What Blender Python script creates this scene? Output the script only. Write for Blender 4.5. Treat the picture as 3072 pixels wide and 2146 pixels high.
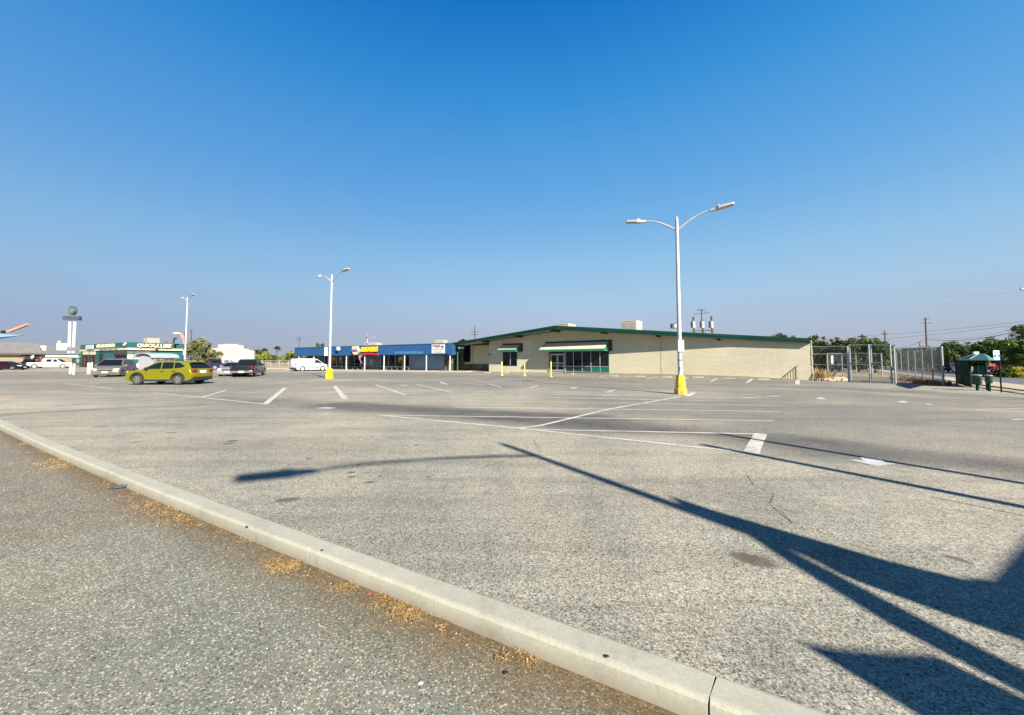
import bpy, bmesh, math, random
from mathutils import Vector, Matrix, noise as mnoise
R = math.radians
random.seed(7)
scene = bpy.context.scene
for o in list(bpy.data.objects): bpy.data.objects.remove(o)

# ---------------------------------------------------------------- camera
FPX, CX, CY, HOR, CAMH = 1100.0, 1536.0, 1025.0, 1080.0, 1.65
PITCH = math.atan((HOR - CY) / FPX)
cam = bpy.data.objects.new('camera', bpy.data.cameras.new('camera'))
scene.collection.objects.link(cam)
cam.location = (0, 0, CAMH)
cam.rotation_euler = (math.pi / 2 + PITCH, 0, 0)
cam.data.sensor_width = 36
cam.data.lens = FPX / 3072 * 36
cam.data.shift_y = -(1073 - CY) / 3072
cam.data.clip_start = 0.1
cam.data.clip_end = 6000
scene.camera = cam
# ---------------------------------------------------------------- light
SUNAZ = Vector((0.556, -0.831)).normalized()
SUNEL = R(30)
SUNV = Vector((SUNAZ.x * math.cos(SUNEL), SUNAZ.y * math.cos(SUNEL), math.sin(SUNEL)))
world = bpy.data.worlds.new('World'); scene.world = world
world.use_nodes = True
SKYK = .80
nt = world.node_tree
for n in list(nt.nodes): nt.nodes.remove(n)
wo = nt.nodes.new('ShaderNodeOutputWorld'); bg = nt.nodes.new('ShaderNodeBackground')
sky = nt.nodes.new('ShaderNodeTexSky'); sky.sky_type = 'NISHITA'; sky.sun_disc = False
sky.sun_elevation = SUNEL; sky.sun_rotation = math.atan2(SUNAZ.x, SUNAZ.y)
sky.air_density = 1.0; sky.dust_density = 0.6; sky.ozone_density = 2.5; sky.altitude = 0
tcw = nt.nodes.new('ShaderNodeTexCoord'); sxw = nt.nodes.new('ShaderNodeSeparateXYZ'); nt.links.new(tcw.outputs['Generated'], sxw.inputs[0])
rw_ = nt.nodes.new('ShaderNodeValToRGB'); nt.links.new(sxw.outputs[2], rw_.inputs[0])
# colour balance of the clear sky against height (deep saturated blue overhead, pale lilac haze low down)
SKYT = [(0.0, (.62, .55, .58)), (.073, (.80, .64, .66)), (.11, (.82, .72, .78)), (.163, (.99, .88, .90)), (.25, (1.12, 1.12, 1.13)), (.332, (.98, 1.25, 1.33)), (.407, (.86, 1.38, 1.62)), (.592, (.46, 1.58, 2.00)), (.72, (.115, 1.36, 2.15))]
while len(rw_.color_ramp.elements) < len(SKYT): rw_.color_ramp.elements.new(.5)
for e, (p, c) in zip(rw_.color_ramp.elements, SKYT): e.position = p; e.color = (c[0]/3*SKYK, c[1]/3*SKYK, c[2]/3*SKYK, 1)
vm = nt.nodes.new('ShaderNodeVectorMath'); vm.operation = 'MULTIPLY'; nt.links.new(sky.outputs[0], vm.inputs[0]); nt.links.new(rw_.outputs[0], vm.inputs[1])
vs_ = nt.nodes.new('ShaderNodeVectorMath'); vs_.operation = 'SCALE'; vs_.inputs['Scale'].default_value = 3; nt.links.new(vm.outputs[0], vs_.inputs[0])
SKYD = [(0.0, (184,189,203)), (.04, (181,190,207)), (.073, (178,193,214)), (.11, (176,199,222)), (.163, (168,203,231)), (.25, (147,196,234)), (.332, (124,182,231)), (.407, (104,171,229)), (.592, (58,147,217)), (.72, (24,118,200)), (.80, (4,78,158)), (1.0, (0,20,70))]
rd_ = nt.nodes.new('ShaderNodeValToRGB'); nt.links.new(sxw.outputs[2], rd_.inputs[0])
while len(rd_.color_ramp.elements) < len(SKYD): rd_.color_ramp.elements.new(.5)
for e, (p, c) in zip(rd_.color_ramp.elements, SKYD): e.position = p; e.color = (*[((v/255+.055)/1.055)**2.4 for v in c], 1)
vd_ = nt.nodes.new('ShaderNodeVectorMath'); vd_.operation = 'SCALE'; vd_.inputs['Scale'].default_value = 1/.145; nt.links.new(rd_.outputs[0], vd_.inputs[0])
mw_ = nt.nodes.new('ShaderNodeMix'); mw_.data_type = 'RGBA'; mw_.inputs[0].default_value = .94; nt.links.new(vs_.outputs[0], mw_.inputs[6]); nt.links.new(vd_.outputs[0], mw_.inputs[7])
ma_ = nt.nodes.new('ShaderNodeMath'); ma_.operation = 'MULTIPLY_ADD'; ma_.inputs[1].default_value = .5; ma_.inputs[2].default_value = .5; nt.links.new(sxw.outputs[0], ma_.inputs[0])
ra_ = nt.nodes.new('ShaderNodeValToRGB'); nt.links.new(ma_.outputs[0], ra_.inputs[0])      # hazier, duller air towards the west side
while len(ra_.color_ramp.elements) < 4: ra_.color_ramp.elements.new(.5)
for e, (p, c) in zip(ra_.color_ramp.elements, [(.1, (.79, .85, .92)), (.5, (.98, .98, .99)), (.62, (1, 1, 1)), (.9, (.99, 1.0, 1.0))]): e.position = p; e.color = (*c, 1)
va_ = nt.nodes.new('ShaderNodeVectorMath'); va_.operation = 'MULTIPLY'; nt.links.new(mw_.outputs[2], va_.inputs[0]); nt.links.new(ra_.outputs[0], va_.inputs[1])
nt.links.new(va_.outputs[0], bg.inputs[0])
nt.links.new(bg.outputs[0], wo.inputs[0]); bg.inputs[1].default_value = 0.05
sl = bpy.data.lights.new('sun', 'SUN'); sl.energy = 5.0; sl.angle = R(0.53); sl.color = (1.0, 0.91, 0.77)
so = bpy.data.objects.new('sun', sl); scene.collection.objects.link(so)
so.rotation_euler = SUNV.to_track_quat('Z', 'Y').to_euler(); so.location = (20, -30, 40)
scene.view_settings.view_transform = 'Standard'; scene.view_settings.look = 'None'
scene.view_settings.exposure = 1.534; scene.view_settings.gamma = 1.0

# ---------------------------------------------------------------- geometry helpers
FW = Vector((0, math.cos(PITCH), math.sin(PITCH))); UP = Vector((0, -math.sin(PITCH), math.cos(PITCH)))
CAM = Vector((0, 0, CAMH))
def ray(px, py):
    return Vector((1, 0, 0)) * ((px - CX) / FPX) + FW - UP * ((py - CY) / FPX)
S0 = Vector((27.7, 23.6)); SN = Vector((0.8, -0.6)); SD = Vector((0.6, 0.8))    # the street beside the lot
def zt(x, y):
    q = (x - S0.x) * SN.x + (y - S0.y) * SN.y
    t = min(1, max(0, (q - 2.6) / 13.0))
    return -0.7 * t * t * (3 - 2 * t)
def g(px, py, z=None):
    d = ray(px, py)
    if z is not None:
        t = (z - CAMH) / d.z
        p = CAM + d * t
        return Vector((p.x, p.y, z))
    t = 1.0
    while t < 400:
        p = CAM + d * t
        if p.z < zt(p.x, p.y): break
        t += 0.25
    a, b = t - 0.25, t
    for _ in range(14):
        m = (a + b) / 2; p = CAM + d * m
        if p.z < zt(p.x, p.y): b = m
        else: a = m
    p = CAM + d * a
    return Vector((p.x, p.y, zt(p.x, p.y)))
def P(px, py, dist):
    d = ray(px, py); return CAM + d * (dist / d.y)

class MB:
    def __init__(s): s.v = []; s.f = []; s.m = []
    def add(s, vs, fs, mi=0):
        o = len(s.v); s.v += [Vector(v) for v in vs]
        s.f += [[i + o for i in f] for f in fs]; s.m += [mi] * len(fs); return s
    def box(s, a, b, mi=0):
        x0, y0, z0 = a; x1, y1, z1 = b
        return s.add([(x0,y0,z0),(x1,y0,z0),(x1,y1,z0),(x0,y1,z0),(x0,y0,z1),(x1,y0,z1),(x1,y1,z1),(x0,y1,z1)],
              [(0,3,2,1),(4,5,6,7),(0,1,5,4),(1,2,6,5),(2,3,7,6),(3,0,4,7)], mi)
    def hexa(s, p, mi=0):
        return s.add(p, [(0,3,2,1),(4,5,6,7),(0,1,5,4),(1,2,6,5),(2,3,7,6),(3,0,4,7)], mi)
    def quad(s, *p, mi=0): return s.add(p, [tuple(range(len(p)))], mi)
    def tube(s, pts, r, n=8, cap=True, mi=0):
        pts = [Vector(p) for p in pts]
        rs = r if isinstance(r, (list, tuple)) else [r] * len(pts)
        rings = []; o = len(s.v)
        for i, p in enumerate(pts):
            t = (pts[min(i+1, len(pts)-1)] - pts[max(i-1, 0)]).normalized()
            a = t.orthogonal().normalized() if i == 0 else (prev - t * prev.dot(t)).normalized()
            prev = a; b = t.cross(a)
            for k in range(n):
                c = 2 * math.pi * k / n
                s.v.append(p + (a * math.cos(c) + b * math.sin(c)) * rs[i])
        for i in range(len(pts) - 1):
            for k in range(n):
                k2 = (k + 1) % n
                s.f.append([o+i*n+k, o+i*n+k2, o+(i+1)*n+k2, o+(i+1)*n+k]); s.m.append(mi)
        if cap:
            s.f.append([o + k for k in range(n)][::-1]); s.m.append(mi)
            s.f.append([o + (len(pts)-1)*n + k for k in range(n)]); s.m.append(mi)
        return s
    def lathe(s, prof, n=16, c=(0,0,0), axis='z', mi=0):
        o = len(s.v); c = Vector(c)
        for r, h in prof:
            for k in range(n):
                a = 2 * math.pi * k / n
                v = (r*math.cos(a), r*math.sin(a), h) if axis == 'z' else ((r*math.cos(a), h, r*math.sin(a)))
                s.v.append(c + Vector(v))
        for i in range(len(prof) - 1):
            for k in range(n):
                k2 = (k+1) % n; s.f.append([o+i*n+k, o+i*n+k2, o+(i+1)*n+k2, o+(i+1)*n+k]); s.m.append(mi)
        s.f.append([o+k for k in range(n)][::-1]); s.m.append(mi)
        s.f.append([o+(len(prof)-1)*n+k for k in range(n)]); s.m.append(mi)
        return s
    def prism(s, poly, ex, mi=0):
        """poly: list of 3D points (planar), ex: extrusion vector"""
        n = len(poly); ex = Vector(ex); poly = [Vector(p) for p in poly]
        vs = poly + [p + ex for p in poly]
        return s.add(vs, [tuple(range(n))[::-1], tuple(range(n, 2*n))] + [(i, (i+1)%n, (i+1)%n+n, i+n) for i in range(n)], mi)
    def build(s, name, mats, parent=None, world=True, smooth=False, bevel=0, fixn=True, angle=35):
        me = bpy.data.meshes.new(name)
        off = Vector((0,0,0))
        if parent is not None and world:
            r = parent
            while r.parent: r = r.parent
            off = r.location
        me.from_pydata([tuple(v - off) for v in s.v], [], s.f)
        if not isinstance(mats, (list, tuple)): mats = [mats]
        for m in mats: me.materials.append(m)
        for p, mi in zip(me.polygons, s.m): p.material_index = mi
        if fixn:
            bm = bmesh.new(); bm.from_mesh(me); bmesh.ops.recalc_face_normals(bm, faces=bm.faces); bm.to_mesh(me); bm.free()
        if smooth:
            for p in me.polygons: p.use_smooth = True
            me.set_sharp_from_angle(angle=R(angle))
        me.update()
        o = bpy.data.objects.new(name, me); scene.collection.objects.link(o)
        if parent is not None: o.parent = parent
        if bevel:
            b = o.modifiers.new('bevel', 'BEVEL'); b.width = bevel; b.segments = 2; b.limit_method = 'ANGLE'; b.angle_limit = R(40)
        return o
def tag(o, label, cat=None, group=None):
    o['label'] = label
    if cat: o['category'] = cat
    if group: o['group'] = group
    return o
def thing(name, label, cat, loc=(0,0,0), rz=0, group=None):
    o = bpy.data.objects.new(name, None); scene.collection.objects.link(o)
    o.location = loc; o.rotation_euler = (0, 0, rz); o.empty_display_size = .3
    return tag(o, label, cat, group)
def struct(o): o['kind'] = 'structure'; return o
def copy_tree(o, parent=None):
    c = o.copy(); scene.collection.objects.link(c)
    if parent is not None: c.parent = parent
    for ch in list(o.children): copy_tree(ch, c)
    return c
def text_mesh(txt, size=1.0, extrude=0.02, bold=0.0, shear=0.0, spacing=1.0):
    cu = bpy.data.curves.new('t', 'FONT'); cu.body = txt; cu.size = size; cu.extrude = extrude
    cu.shear = shear; cu.space_character = spacing; cu.align_x = 'LEFT'; cu.resolution_u = 3
    ob = bpy.data.objects.new('t', cu); scene.collection.objects.link(ob)
    dg = bpy.context.evaluated_depsgraph_get(); me = bpy.data.meshes.new_from_object(ob.evaluated_get(dg))
    vs = [v.co.copy() for v in me.vertices]; fs = [list(p.vertices) for p in me.polygons]
    bpy.data.objects.remove(ob); bpy.data.meshes.remove(me)
    return vs, fs
def add_text(mb, txt, org, ux, uz, width, height, extrude=0.03, bold=0.02, shear=0, spacing=1.0, mi=0):
    """text in the rectangle starting at org, ux along, uz up, scaled to width x height"""
    vs, fs = text_mesh(txt, 1.0, extrude, bold, shear, spacing)
    x0 = min(v.x for v in vs); x1 = max(v.x for v in vs); y0 = min(v.y for v in vs); y1 = max(v.y for v in vs)
    n = ux.cross(uz)
    for i, dx in enumerate((0,) if not bold else (0, bold*height*1.2, -bold*height*1.2)):
        mb.add([org + ux * ((v.x-x0)/(x1-x0)*width + dx) + uz * ((v.y-y0)/(y1-y0)*height) + n * (v.z - .002*i) for v in vs], fs, mi)
class Wall:
    """vertical plane from p0 to p1 (plan points); out = distance in front of it"""
    def __init__(s, p0, p1):
        s.p = Vector((p0[0], p0[1], 0)); d = Vector((p1[0]-p0[0], p1[1]-p0[1], 0)); s.len = d.length
        s.u = d.normalized(); s.n = Vector((s.u.y, -s.u.x, 0))
    def off(s, o): 
        w = Wall((0,0),(1,0)); w.p = s.p + s.n*o; w.u = s.u; w.n = s.n; w.len = s.len; return w
    def hit(s, px, py, o=0):
        d = ray(px, py); q = s.p + s.n*o
        t = (q - CAM).dot(s.n) / d.dot(s.n); p = CAM + d*t
        return (p - q).dot(s.u), p.z
    def pt(s, a, z, o=0): return s.p + s.u*a + s.n*o + Vector((0,0,z))
    def box(s, mb, a0, a1, z0, z1, o0, o1, mi=0):
        P_ = s.pt
        return mb.hexa([P_(a0,z0,o1),P_(a1,z0,o1),P_(a1,z0,o0),P_(a0,z0,o0),P_(a0,z1,o1),P_(a1,z1,o1),P_(a1,z1,o0),P_(a0,z1,o0)], mi)
    def pbox(s, mb, x0, x1, y0, y1, o0, o1, mi=0):
        """box from source-pixel rectangle on the plane at offset o1"""
        a0, z1 = s.hit(x0, y0, o1); a1, _ = s.hit(x1, y0, o1); _, z0 = s.hit((x0+x1)/2, y1, o1); _, z1 = s.hit((x0+x1)/2, y0, o1)
        return s.box(mb, a0, a1, z0, z1, o0, o1, mi)

# ---------------------------------------------------------------- materials
def newmat(name):
    m = bpy.data.materials.new(name); m.use_nodes = True; nt = m.node_tree
    return m, nt, nt.nodes['Principled BSDF']
def N(nt, t, **k):
    n = nt.nodes.new(t)
    for a, b in k.items():
        if a in n.inputs: n.inputs[a].default_value = b
        else: setattr(n, a, b)
    return n
def noise_node(nt, scale, detail=4, rough=.55, vec=None):
    n = N(nt, 'ShaderNodeTexNoise'); n.inputs['Scale'].default_value = scale; n.inputs['Detail'].default_value = detail
    n.inputs['Roughness'].default_value = rough
    if vec: nt.links.new(vec, n.inputs['Vector'])
    return n
def ramp(nt, src, stops, interp='LINEAR'):
    r = N(nt, 'ShaderNodeValToRGB'); r.color_ramp.interpolation = interp
    el = r.color_ramp.elements
    while len(el) < len(stops): el.new(0.5)
    for e, (p, c) in zip(el, stops):
        e.position = p; e.color = (c, c, c, 1) if not isinstance(c, (tuple, list)) else (*c, 1)
    nt.links.new(src, r.inputs[0]); return r
def mix(nt, a, b, fac, mode='MIX'):
    m = N(nt, 'ShaderNodeMix'); m.data_type = 'RGBA'; m.blend_type = mode
    for sock, v in ((6, a), (7, b)):
        if isinstance(v, (tuple, list)): m.inputs[sock].default_value = (*v, 1)
        else: nt.links.new(v, m.inputs[sock])
    if isinstance(fac, (int, float)): m.inputs[0].default_value = fac
    else: nt.links.new(fac, m.inputs[0])
    return m.outputs[2]
def math_(nt, op, a, b=None, c=None, clamp=False):
    m = N(nt, 'ShaderNodeMath'); m.operation = op; m.use_clamp = clamp
    for i, v in enumerate((a, b, c)):
        if v is None: continue
        if isinstance(v, (int, float)): m.inputs[i].default_value = v
        else: nt.links.new(v, m.inputs[i])
    return m.outputs[0]
MC = {}
def mat(name, col, rough=.7, amt=.12, scale=3.0, metal=0, bump=0, bscale=30, spec=.5, coat=0):
    if name in MC: return MC[name]
    m, nt, b = newmat(name)
    tc = N(nt, 'ShaderNodeTexCoord')
    if amt:
        n = noise_node(nt, scale, 6, .6, tc.outputs['Object'])
        r = ramp(nt, n.outputs[0], [(.25, 1-amt), (.75, 1+amt)])
        c = mix(nt, tuple(col), r.outputs[0], 1.0, 'MULTIPLY'); nt.links.new(c, b.inputs['Base Color'])
    else: b.inputs['Base Color'].default_value = (*col, 1)
    b.inputs['Roughness'].default_value = rough; b.inputs['Metallic'].default_value = metal
    b.inputs['Specular IOR Level'].default_value = spec
    if coat: b.inputs['Coat Weight'].default_value = coat; b.inputs['Coat Roughness'].default_value = .05
    if bump:
        n2 = noise_node(nt, bscale, 4, .6, tc.outputs['Object'])
        bp = N(nt, 'ShaderNodeBump', Strength=bump, Distance=.02); nt.links.new(n2.outputs[0], bp.inputs['Height']); nt.links.new(bp.outputs[0], b.inputs['Normal'])
    MC[name] = m; return m

def asphalt_lot():
    m, nt, b = newmat('lot_asphalt'); tc = N(nt, 'ShaderNodeTexCoord'); V = tc.outputs['Object']
    big = noise_node(nt, .12, 5, .6, V); mid = noise_node(nt, .9, 6, .65, V); fine = noise_node(nt, 26, 4, .7, V)
    col = mix(nt, (.222, .221, .185), (.315, .286, .232), ramp(nt, big.outputs[0], [(.38, 0), (.62, 1)]).outputs[0])
    col = mix(nt, col, ramp(nt, mid.outputs[0], [(.28, .84), (.5, 1.0), (.75, 1.10)]).outputs[0], 1, 'MULTIPLY')
    pat = noise_node(nt, .38, 6, .75, V)
    col = mix(nt, col, ramp(nt, pat.outputs[0], [(.36, (.82, .86, .86)), (.5, (1, 1, 1)), (.64, (1.10, 1.05, 1.0))]).outputs[0], 1, 'MULTIPLY')
    # stretched scuffs along the driving direction
    mp = N(nt, 'ShaderNodeMapping'); nt.links.new(V, mp.inputs[0]); mp.inputs['Rotation'].default_value = (0, 0, R(14)); mp.inputs['Scale'].default_value = (.09, .9, 1)
    st = noise_node(nt, 1.6, 5, .65, mp.outputs[0])
    col = mix(nt, col, ramp(nt, st.outputs[0], [(.32, .74), (.52, 1.0), (.8, 1.08)]).outputs[0], 1, 'MULTIPLY')
    # worn patches (wheel lanes) from the mesh attribute
    at = N(nt, 'ShaderNodeAttribute'); at.attribute_name = 'lane'
    lf = math_(nt, 'MULTIPLY', at.outputs['Fac'], ramp(nt, mid.outputs[0], [(.25, .6), (.7, 1)]).outputs[0])
    col = mix(nt, col, (.062, .062, .062), math_(nt, 'MULTIPLY', lf, 1.12, clamp=True))
    # aggregate
    vo = N(nt, 'ShaderNodeTexVoronoi', Scale=105.0); nt.links.new(V, vo.inputs['Vector'])
    ag = ramp(nt, N_sep(nt, vo.outputs['Color']), [(0, .18), (.16, .55), (.45, 1.0), (.8, 1.2), (1, 1.75)])
    col = mix(nt, col, ag.outputs[0], .9, 'MULTIPLY')
    vm2 = noise_node(nt, 48, 3, .8, V); col = mix(nt, col, ramp(nt, vm2.outputs[0], [(.3, .42), (.48, 1.0), (.7, 1.28)]).outputs[0], .9, 'MULTIPLY'); vm4 = noise_node(nt, 19, 4, .85, V); col = mix(nt, col, ramp(nt, vm4.outputs[0], [(.34, .70), (.5, 1.0), (.68, 1.16)]).outputs[0], .85, 'MULTIPLY'); vm5 = noise_node(nt, 1.7, 7, .8, V); col = mix(nt, col, ramp(nt, vm5.outputs[0], [(.34, (.74, .76, .78)), (.45, (1, 1, 1)), (.72, (1.08, 1.05, 1.0))]).outputs[0], .9, 'MULTIPLY')
    vo3 = noise_node(nt, 9, 5, .8, V)
    col = mix(nt, col, ramp(nt, vo3.outputs[0], [(.3, .78), (.55, 1.02), (.75, 1.15)]).outputs[0], .8, 'MULTIPLY')
    # oil drips
    vd = N(nt, 'ShaderNodeTexVoronoi', Scale=.55); vd.inputs['Randomness'].default_value = 1
    wv = noise_node(nt, 3, 3, .6, V)
    add = N(nt, 'ShaderNodeVectorMath'); add.operation = 'MULTIPLY_ADD'; nt.links.new(wv.outputs['Color'], add.inputs[0]); add.inputs[1].default_value = (.35, .35, 0); nt.links.new(V, add.inputs[2])
    nt.links.new(add.outputs[0], vd.inputs['Vector'])
    dr = ramp(nt, vd.outputs['Distance'], [(.03, .62), (.075, 1.0)])
    msk = ramp(nt, big.outputs[0], [(.5, 0), (.6, .8)])
    col = mix(nt, col, dr.outputs[0], msk.outputs[0], 'MULTIPLY')
    nt.links.new(col, b.inputs['Base Color'])
    b.inputs['Roughness'].default_value = .88; b.inputs['Specular IOR Level'].default_value = .3
    h = math_(nt, 'ADD', vo.outputs['Distance'], math_(nt, 'MULTIPLY', fine.outputs[0], .8))
    bp = N(nt, 'ShaderNodeBump', Strength=.3, Distance=.003); nt.links.new(h, bp.inputs['Height']); nt.links.new(bp.outputs[0], b.inputs['Normal'])
    return m
def N_sep(nt, colsock):
    s = N(nt, 'ShaderNodeSeparateColor'); nt.links.new(colsock, s.inputs[0]); return s.outputs[0]
def near_pavement_mat():
    m, nt, b = newmat('near_pavement'); tc = N(nt, 'ShaderNodeTexCoord'); V = tc.outputs['Object']
    sx = N(nt, 'ShaderNodeSeparateXYZ'); nt.links.new(V, sx.inputs[0])
    big = noise_node(nt, .6, 5, .6, V); mid = noise_node(nt, 3.5, 6, .7, V)
    grey = mix(nt, (.140, .147, .120), (.172, .167, .130), ramp(nt, big.outputs[0], [(.35, 0), (.65, 1)]).outputs[0])
    # older brown patch beyond the joint
    jx = math_(nt, 'ADD', sx.outputs[0], math_(nt, 'MULTIPLY', mid.outputs[0], .25))
    at = N(nt, 'ShaderNodeAttribute'); at.attribute_name = 'patch'
    grey = mix(nt, grey, (.142, .124, .095), math_(nt, 'MULTIPLY', at.outputs['Fac'], .7))
    # dirt along the kerb: distance to kerb in attribute
    kd = N(nt, 'ShaderNodeAttribute'); kd.attribute_name = 'kerbdist'
    kk = math_(nt, 'SUBTRACT', kd.outputs['Fac'], math_(nt, 'MULTIPLY', math_(nt, 'SUBTRACT', mid.outputs[0], .5), .6))
    df = ramp(nt, kk, [(.0, 1), (.42, 0)])
    dirt = mix(nt, (.085, .056, .024), (.150, .112, .064), ramp(nt, noise_node(nt, 14, 5, .8, V).outputs[0], [(.35, 0), (.7, 1)]).outputs[0])
    # stones
    vo = N(nt, 'ShaderNodeTexVoronoi', Scale=115.0); nt.links.new(V, vo.inputs['Vector'])
    c1 = N(nt, 'ShaderNodeSeparateColor'); nt.links.new(vo.outputs['Color'], c1.inputs[0])
    st = ramp(nt, c1.outputs[0], [(0, .35), (.08, .45), (.14, .9), (.85, 1.08), (.90, 1.9), (1, 2.6)])
    big2 = N(nt, 'ShaderNodeTexVoronoi', Scale=58.0); nt.links.new(V, big2.inputs['Vector'])
    c2 = N(nt, 'ShaderNodeSeparateColor'); nt.links.new(big2.outputs['Color'], c2.inputs[0])
    sel = ramp(nt, c2.outputs[0], [(.86, 0), (.865, 1)]); inr = ramp(nt, big2.outputs['Distance'], [(.30, 1), (.42, 0)])
    grey2 = mix(nt, grey, st.outputs[0], 1, 'MULTIPLY')
    tint = mix(nt, (.55, .52, .45), (.30, .22, .14), c2.outputs[1])
    grey2 = mix(nt, grey2, tint, math_(nt, 'MULTIPLY', math_(nt, 'MULTIPLY', sel.outputs[0], inr.outputs[0]), .8))
    dirt2 = mix(nt, dirt, ramp(nt, c1.outputs[0], [(0, .6), (.8, 1.1), (.93, 1.3), (1, 2.6)]).outputs[0], 1, 'MULTIPLY')
    col = mix(nt, grey2, dirt2, df.outputs[0])
    col = mix(nt, col, ramp(nt, mid.outputs[0], [(.3, .82), (.7, 1.12)]).outputs[0], 1, 'MULTIPLY')
    nt.links.new(col, b.inputs['Base Color']); b.inputs['Roughness'].default_value = .9; b.inputs['Specular IOR Level'].default_value = .3
    h = math_(nt, 'ADD', math_(nt, 'MULTIPLY', vo.outputs['Distance'], -1), noise_node(nt, 60, 3, .7, V).outputs[0])
    bp = N(nt, 'ShaderNodeBump', Strength=.35, Distance=.004); nt.links.new(h, bp.inputs['Height']); nt.links.new(bp.outputs[0], b.inputs['Normal'])
    return m
def kerb_mat():
    m, nt, b = newmat('kerb_concrete'); tc = N(nt, 'ShaderNodeTexCoord'); V = tc.outputs['Object']
    n1 = noise_node(nt, 1.1, 6, .7, V); n2 = noise_node(nt, 45, 4, .8, V)
    col = mix(nt, (.265, .265, .215), (.325, .32, .262), ramp(nt, n1.outputs[0], [(.3, 0), (.7, 1)]).outputs[0])
    col = mix(nt, col, ramp(nt, n2.outputs[0], [(.25, .78), (.5, 1), (.8, 1.1)]).outputs[0], 1, 'MULTIPLY')
    ge = N(nt, 'ShaderNodeNewGeometry'); s = N(nt, 'ShaderNodeSeparateXYZ'); nt.links.new(ge.outputs['Position'], s.inputs[0])
    lo = ramp(nt, math_(nt, 'ADD', s.outputs[2], math_(nt, 'MULTIPLY', n1.outputs[0], .05)), [(-.085 + .5 - .5, 0), (.02, 1)])
    lo.color_ramp.elements[0].position = 0; 
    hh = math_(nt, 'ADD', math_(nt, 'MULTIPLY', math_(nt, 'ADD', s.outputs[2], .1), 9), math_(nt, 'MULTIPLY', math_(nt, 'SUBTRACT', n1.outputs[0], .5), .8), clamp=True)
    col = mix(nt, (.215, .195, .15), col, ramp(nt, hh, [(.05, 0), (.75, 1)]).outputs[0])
    nt.nodes.remove(lo)
    vk = N(nt, 'ShaderNodeTexVoronoi', Scale=9.0); nt.links.new(V, vk.inputs['Vector'])
    col = mix(nt, col, ramp(nt, vk.outputs['Distance'], [(.035, .25), (.06, 1)]).outputs[0], .8, 'MULTIPLY')
    n5 = noise_node(nt, 2.3, 6, .8, V); col = mix(nt, col, ramp(nt, n5.outputs[0], [(.33, .72), (.48, 1)]).outputs[0], .7, 'MULTIPLY')
    n6 = noise_node(nt, 16, 5, .8, V); col = mix(nt, col, (.62, .61, .56), math_(nt, 'MULTIPLY', ramp(nt, n6.outputs[0], [(.66, 0), (.70, 1)]).outputs[0], .7))
    nt.links.new(col, b.inputs['Base Color']); b.inputs['Roughness'].default_value = .9
    bp = N(nt, 'ShaderNodeBump', Strength=.35, Distance=.004); nt.links.new(n2.outputs[0], bp.inputs['Height']); nt.links.new(bp.outputs[0], b.inputs['Normal'])
    return m
def paint_mat(name, col=(.47, .46, .42), wear=.5, base=(.21, .20, .165)):
    m, nt, b = newmat(name); tc = N(nt, 'ShaderNodeTexCoord'); V = tc.outputs['Object']
    n1 = noise_node(nt, 2.2, 6, .75, V); n2 = noise_node(nt, 55, 3, .7, V)
    f = math_(nt, 'ADD', math_(nt, 'MULTIPLY', n1.outputs[0], .6), math_(nt, 'MULTIPLY', n2.outputs[0], .4))
    c = mix(nt, col, base, ramp(nt, f, [(.62 - .26*wear, 0), (.74 - .18*wear, 1)]).outputs[0])
    nt.links.new(c, b.inputs['Base Color']); b.inputs['Roughness'].default_value = .75
    return m
def glass(name, col=(.006, .008, .011), rough=.08):
    return mat(name, col, rough, 0, spec=.3)
def foliage(name, c0, c1, c2):
    m, nt, b = newmat(name); tc = N(nt, 'ShaderNodeTexCoord'); V = tc.outputs['Object']
    n1 = noise_node(nt, .55, 5, .7, V); at = N(nt, 'ShaderNodeAttribute'); at.attribute_name = 'rnd'
    f = math_(nt, 'ADD', math_(nt, 'MULTIPLY', n1.outputs[0], .55), math_(nt, 'MULTIPLY', at.outputs['Fac'], .45))
    r = ramp(nt, f, [(.28, c0), (.5, c1), (.75, c2)])
    nt.links.new(r.outputs[0], b.inputs['Base Color']); b.inputs['Roughness'].default_value = .75
    b.inputs['Specular IOR Level'].default_value = .2
    tr = N(nt, 'ShaderNodeBsdfTranslucent'); nt.links.new(r.outputs[0], tr.inputs[0])
    ms = N(nt, 'ShaderNodeMixShader'); ms.inputs[0].default_value = .18
    out = [n for n in nt.nodes if n.type == 'OUTPUT_MATERIAL'][0]
    nt.links.new(b.outputs[0], ms.inputs[1]); nt.links.new(tr.outputs[0], ms.inputs[2]); nt.links.new(ms.outputs[0], out.inputs[0])
    return m
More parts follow.
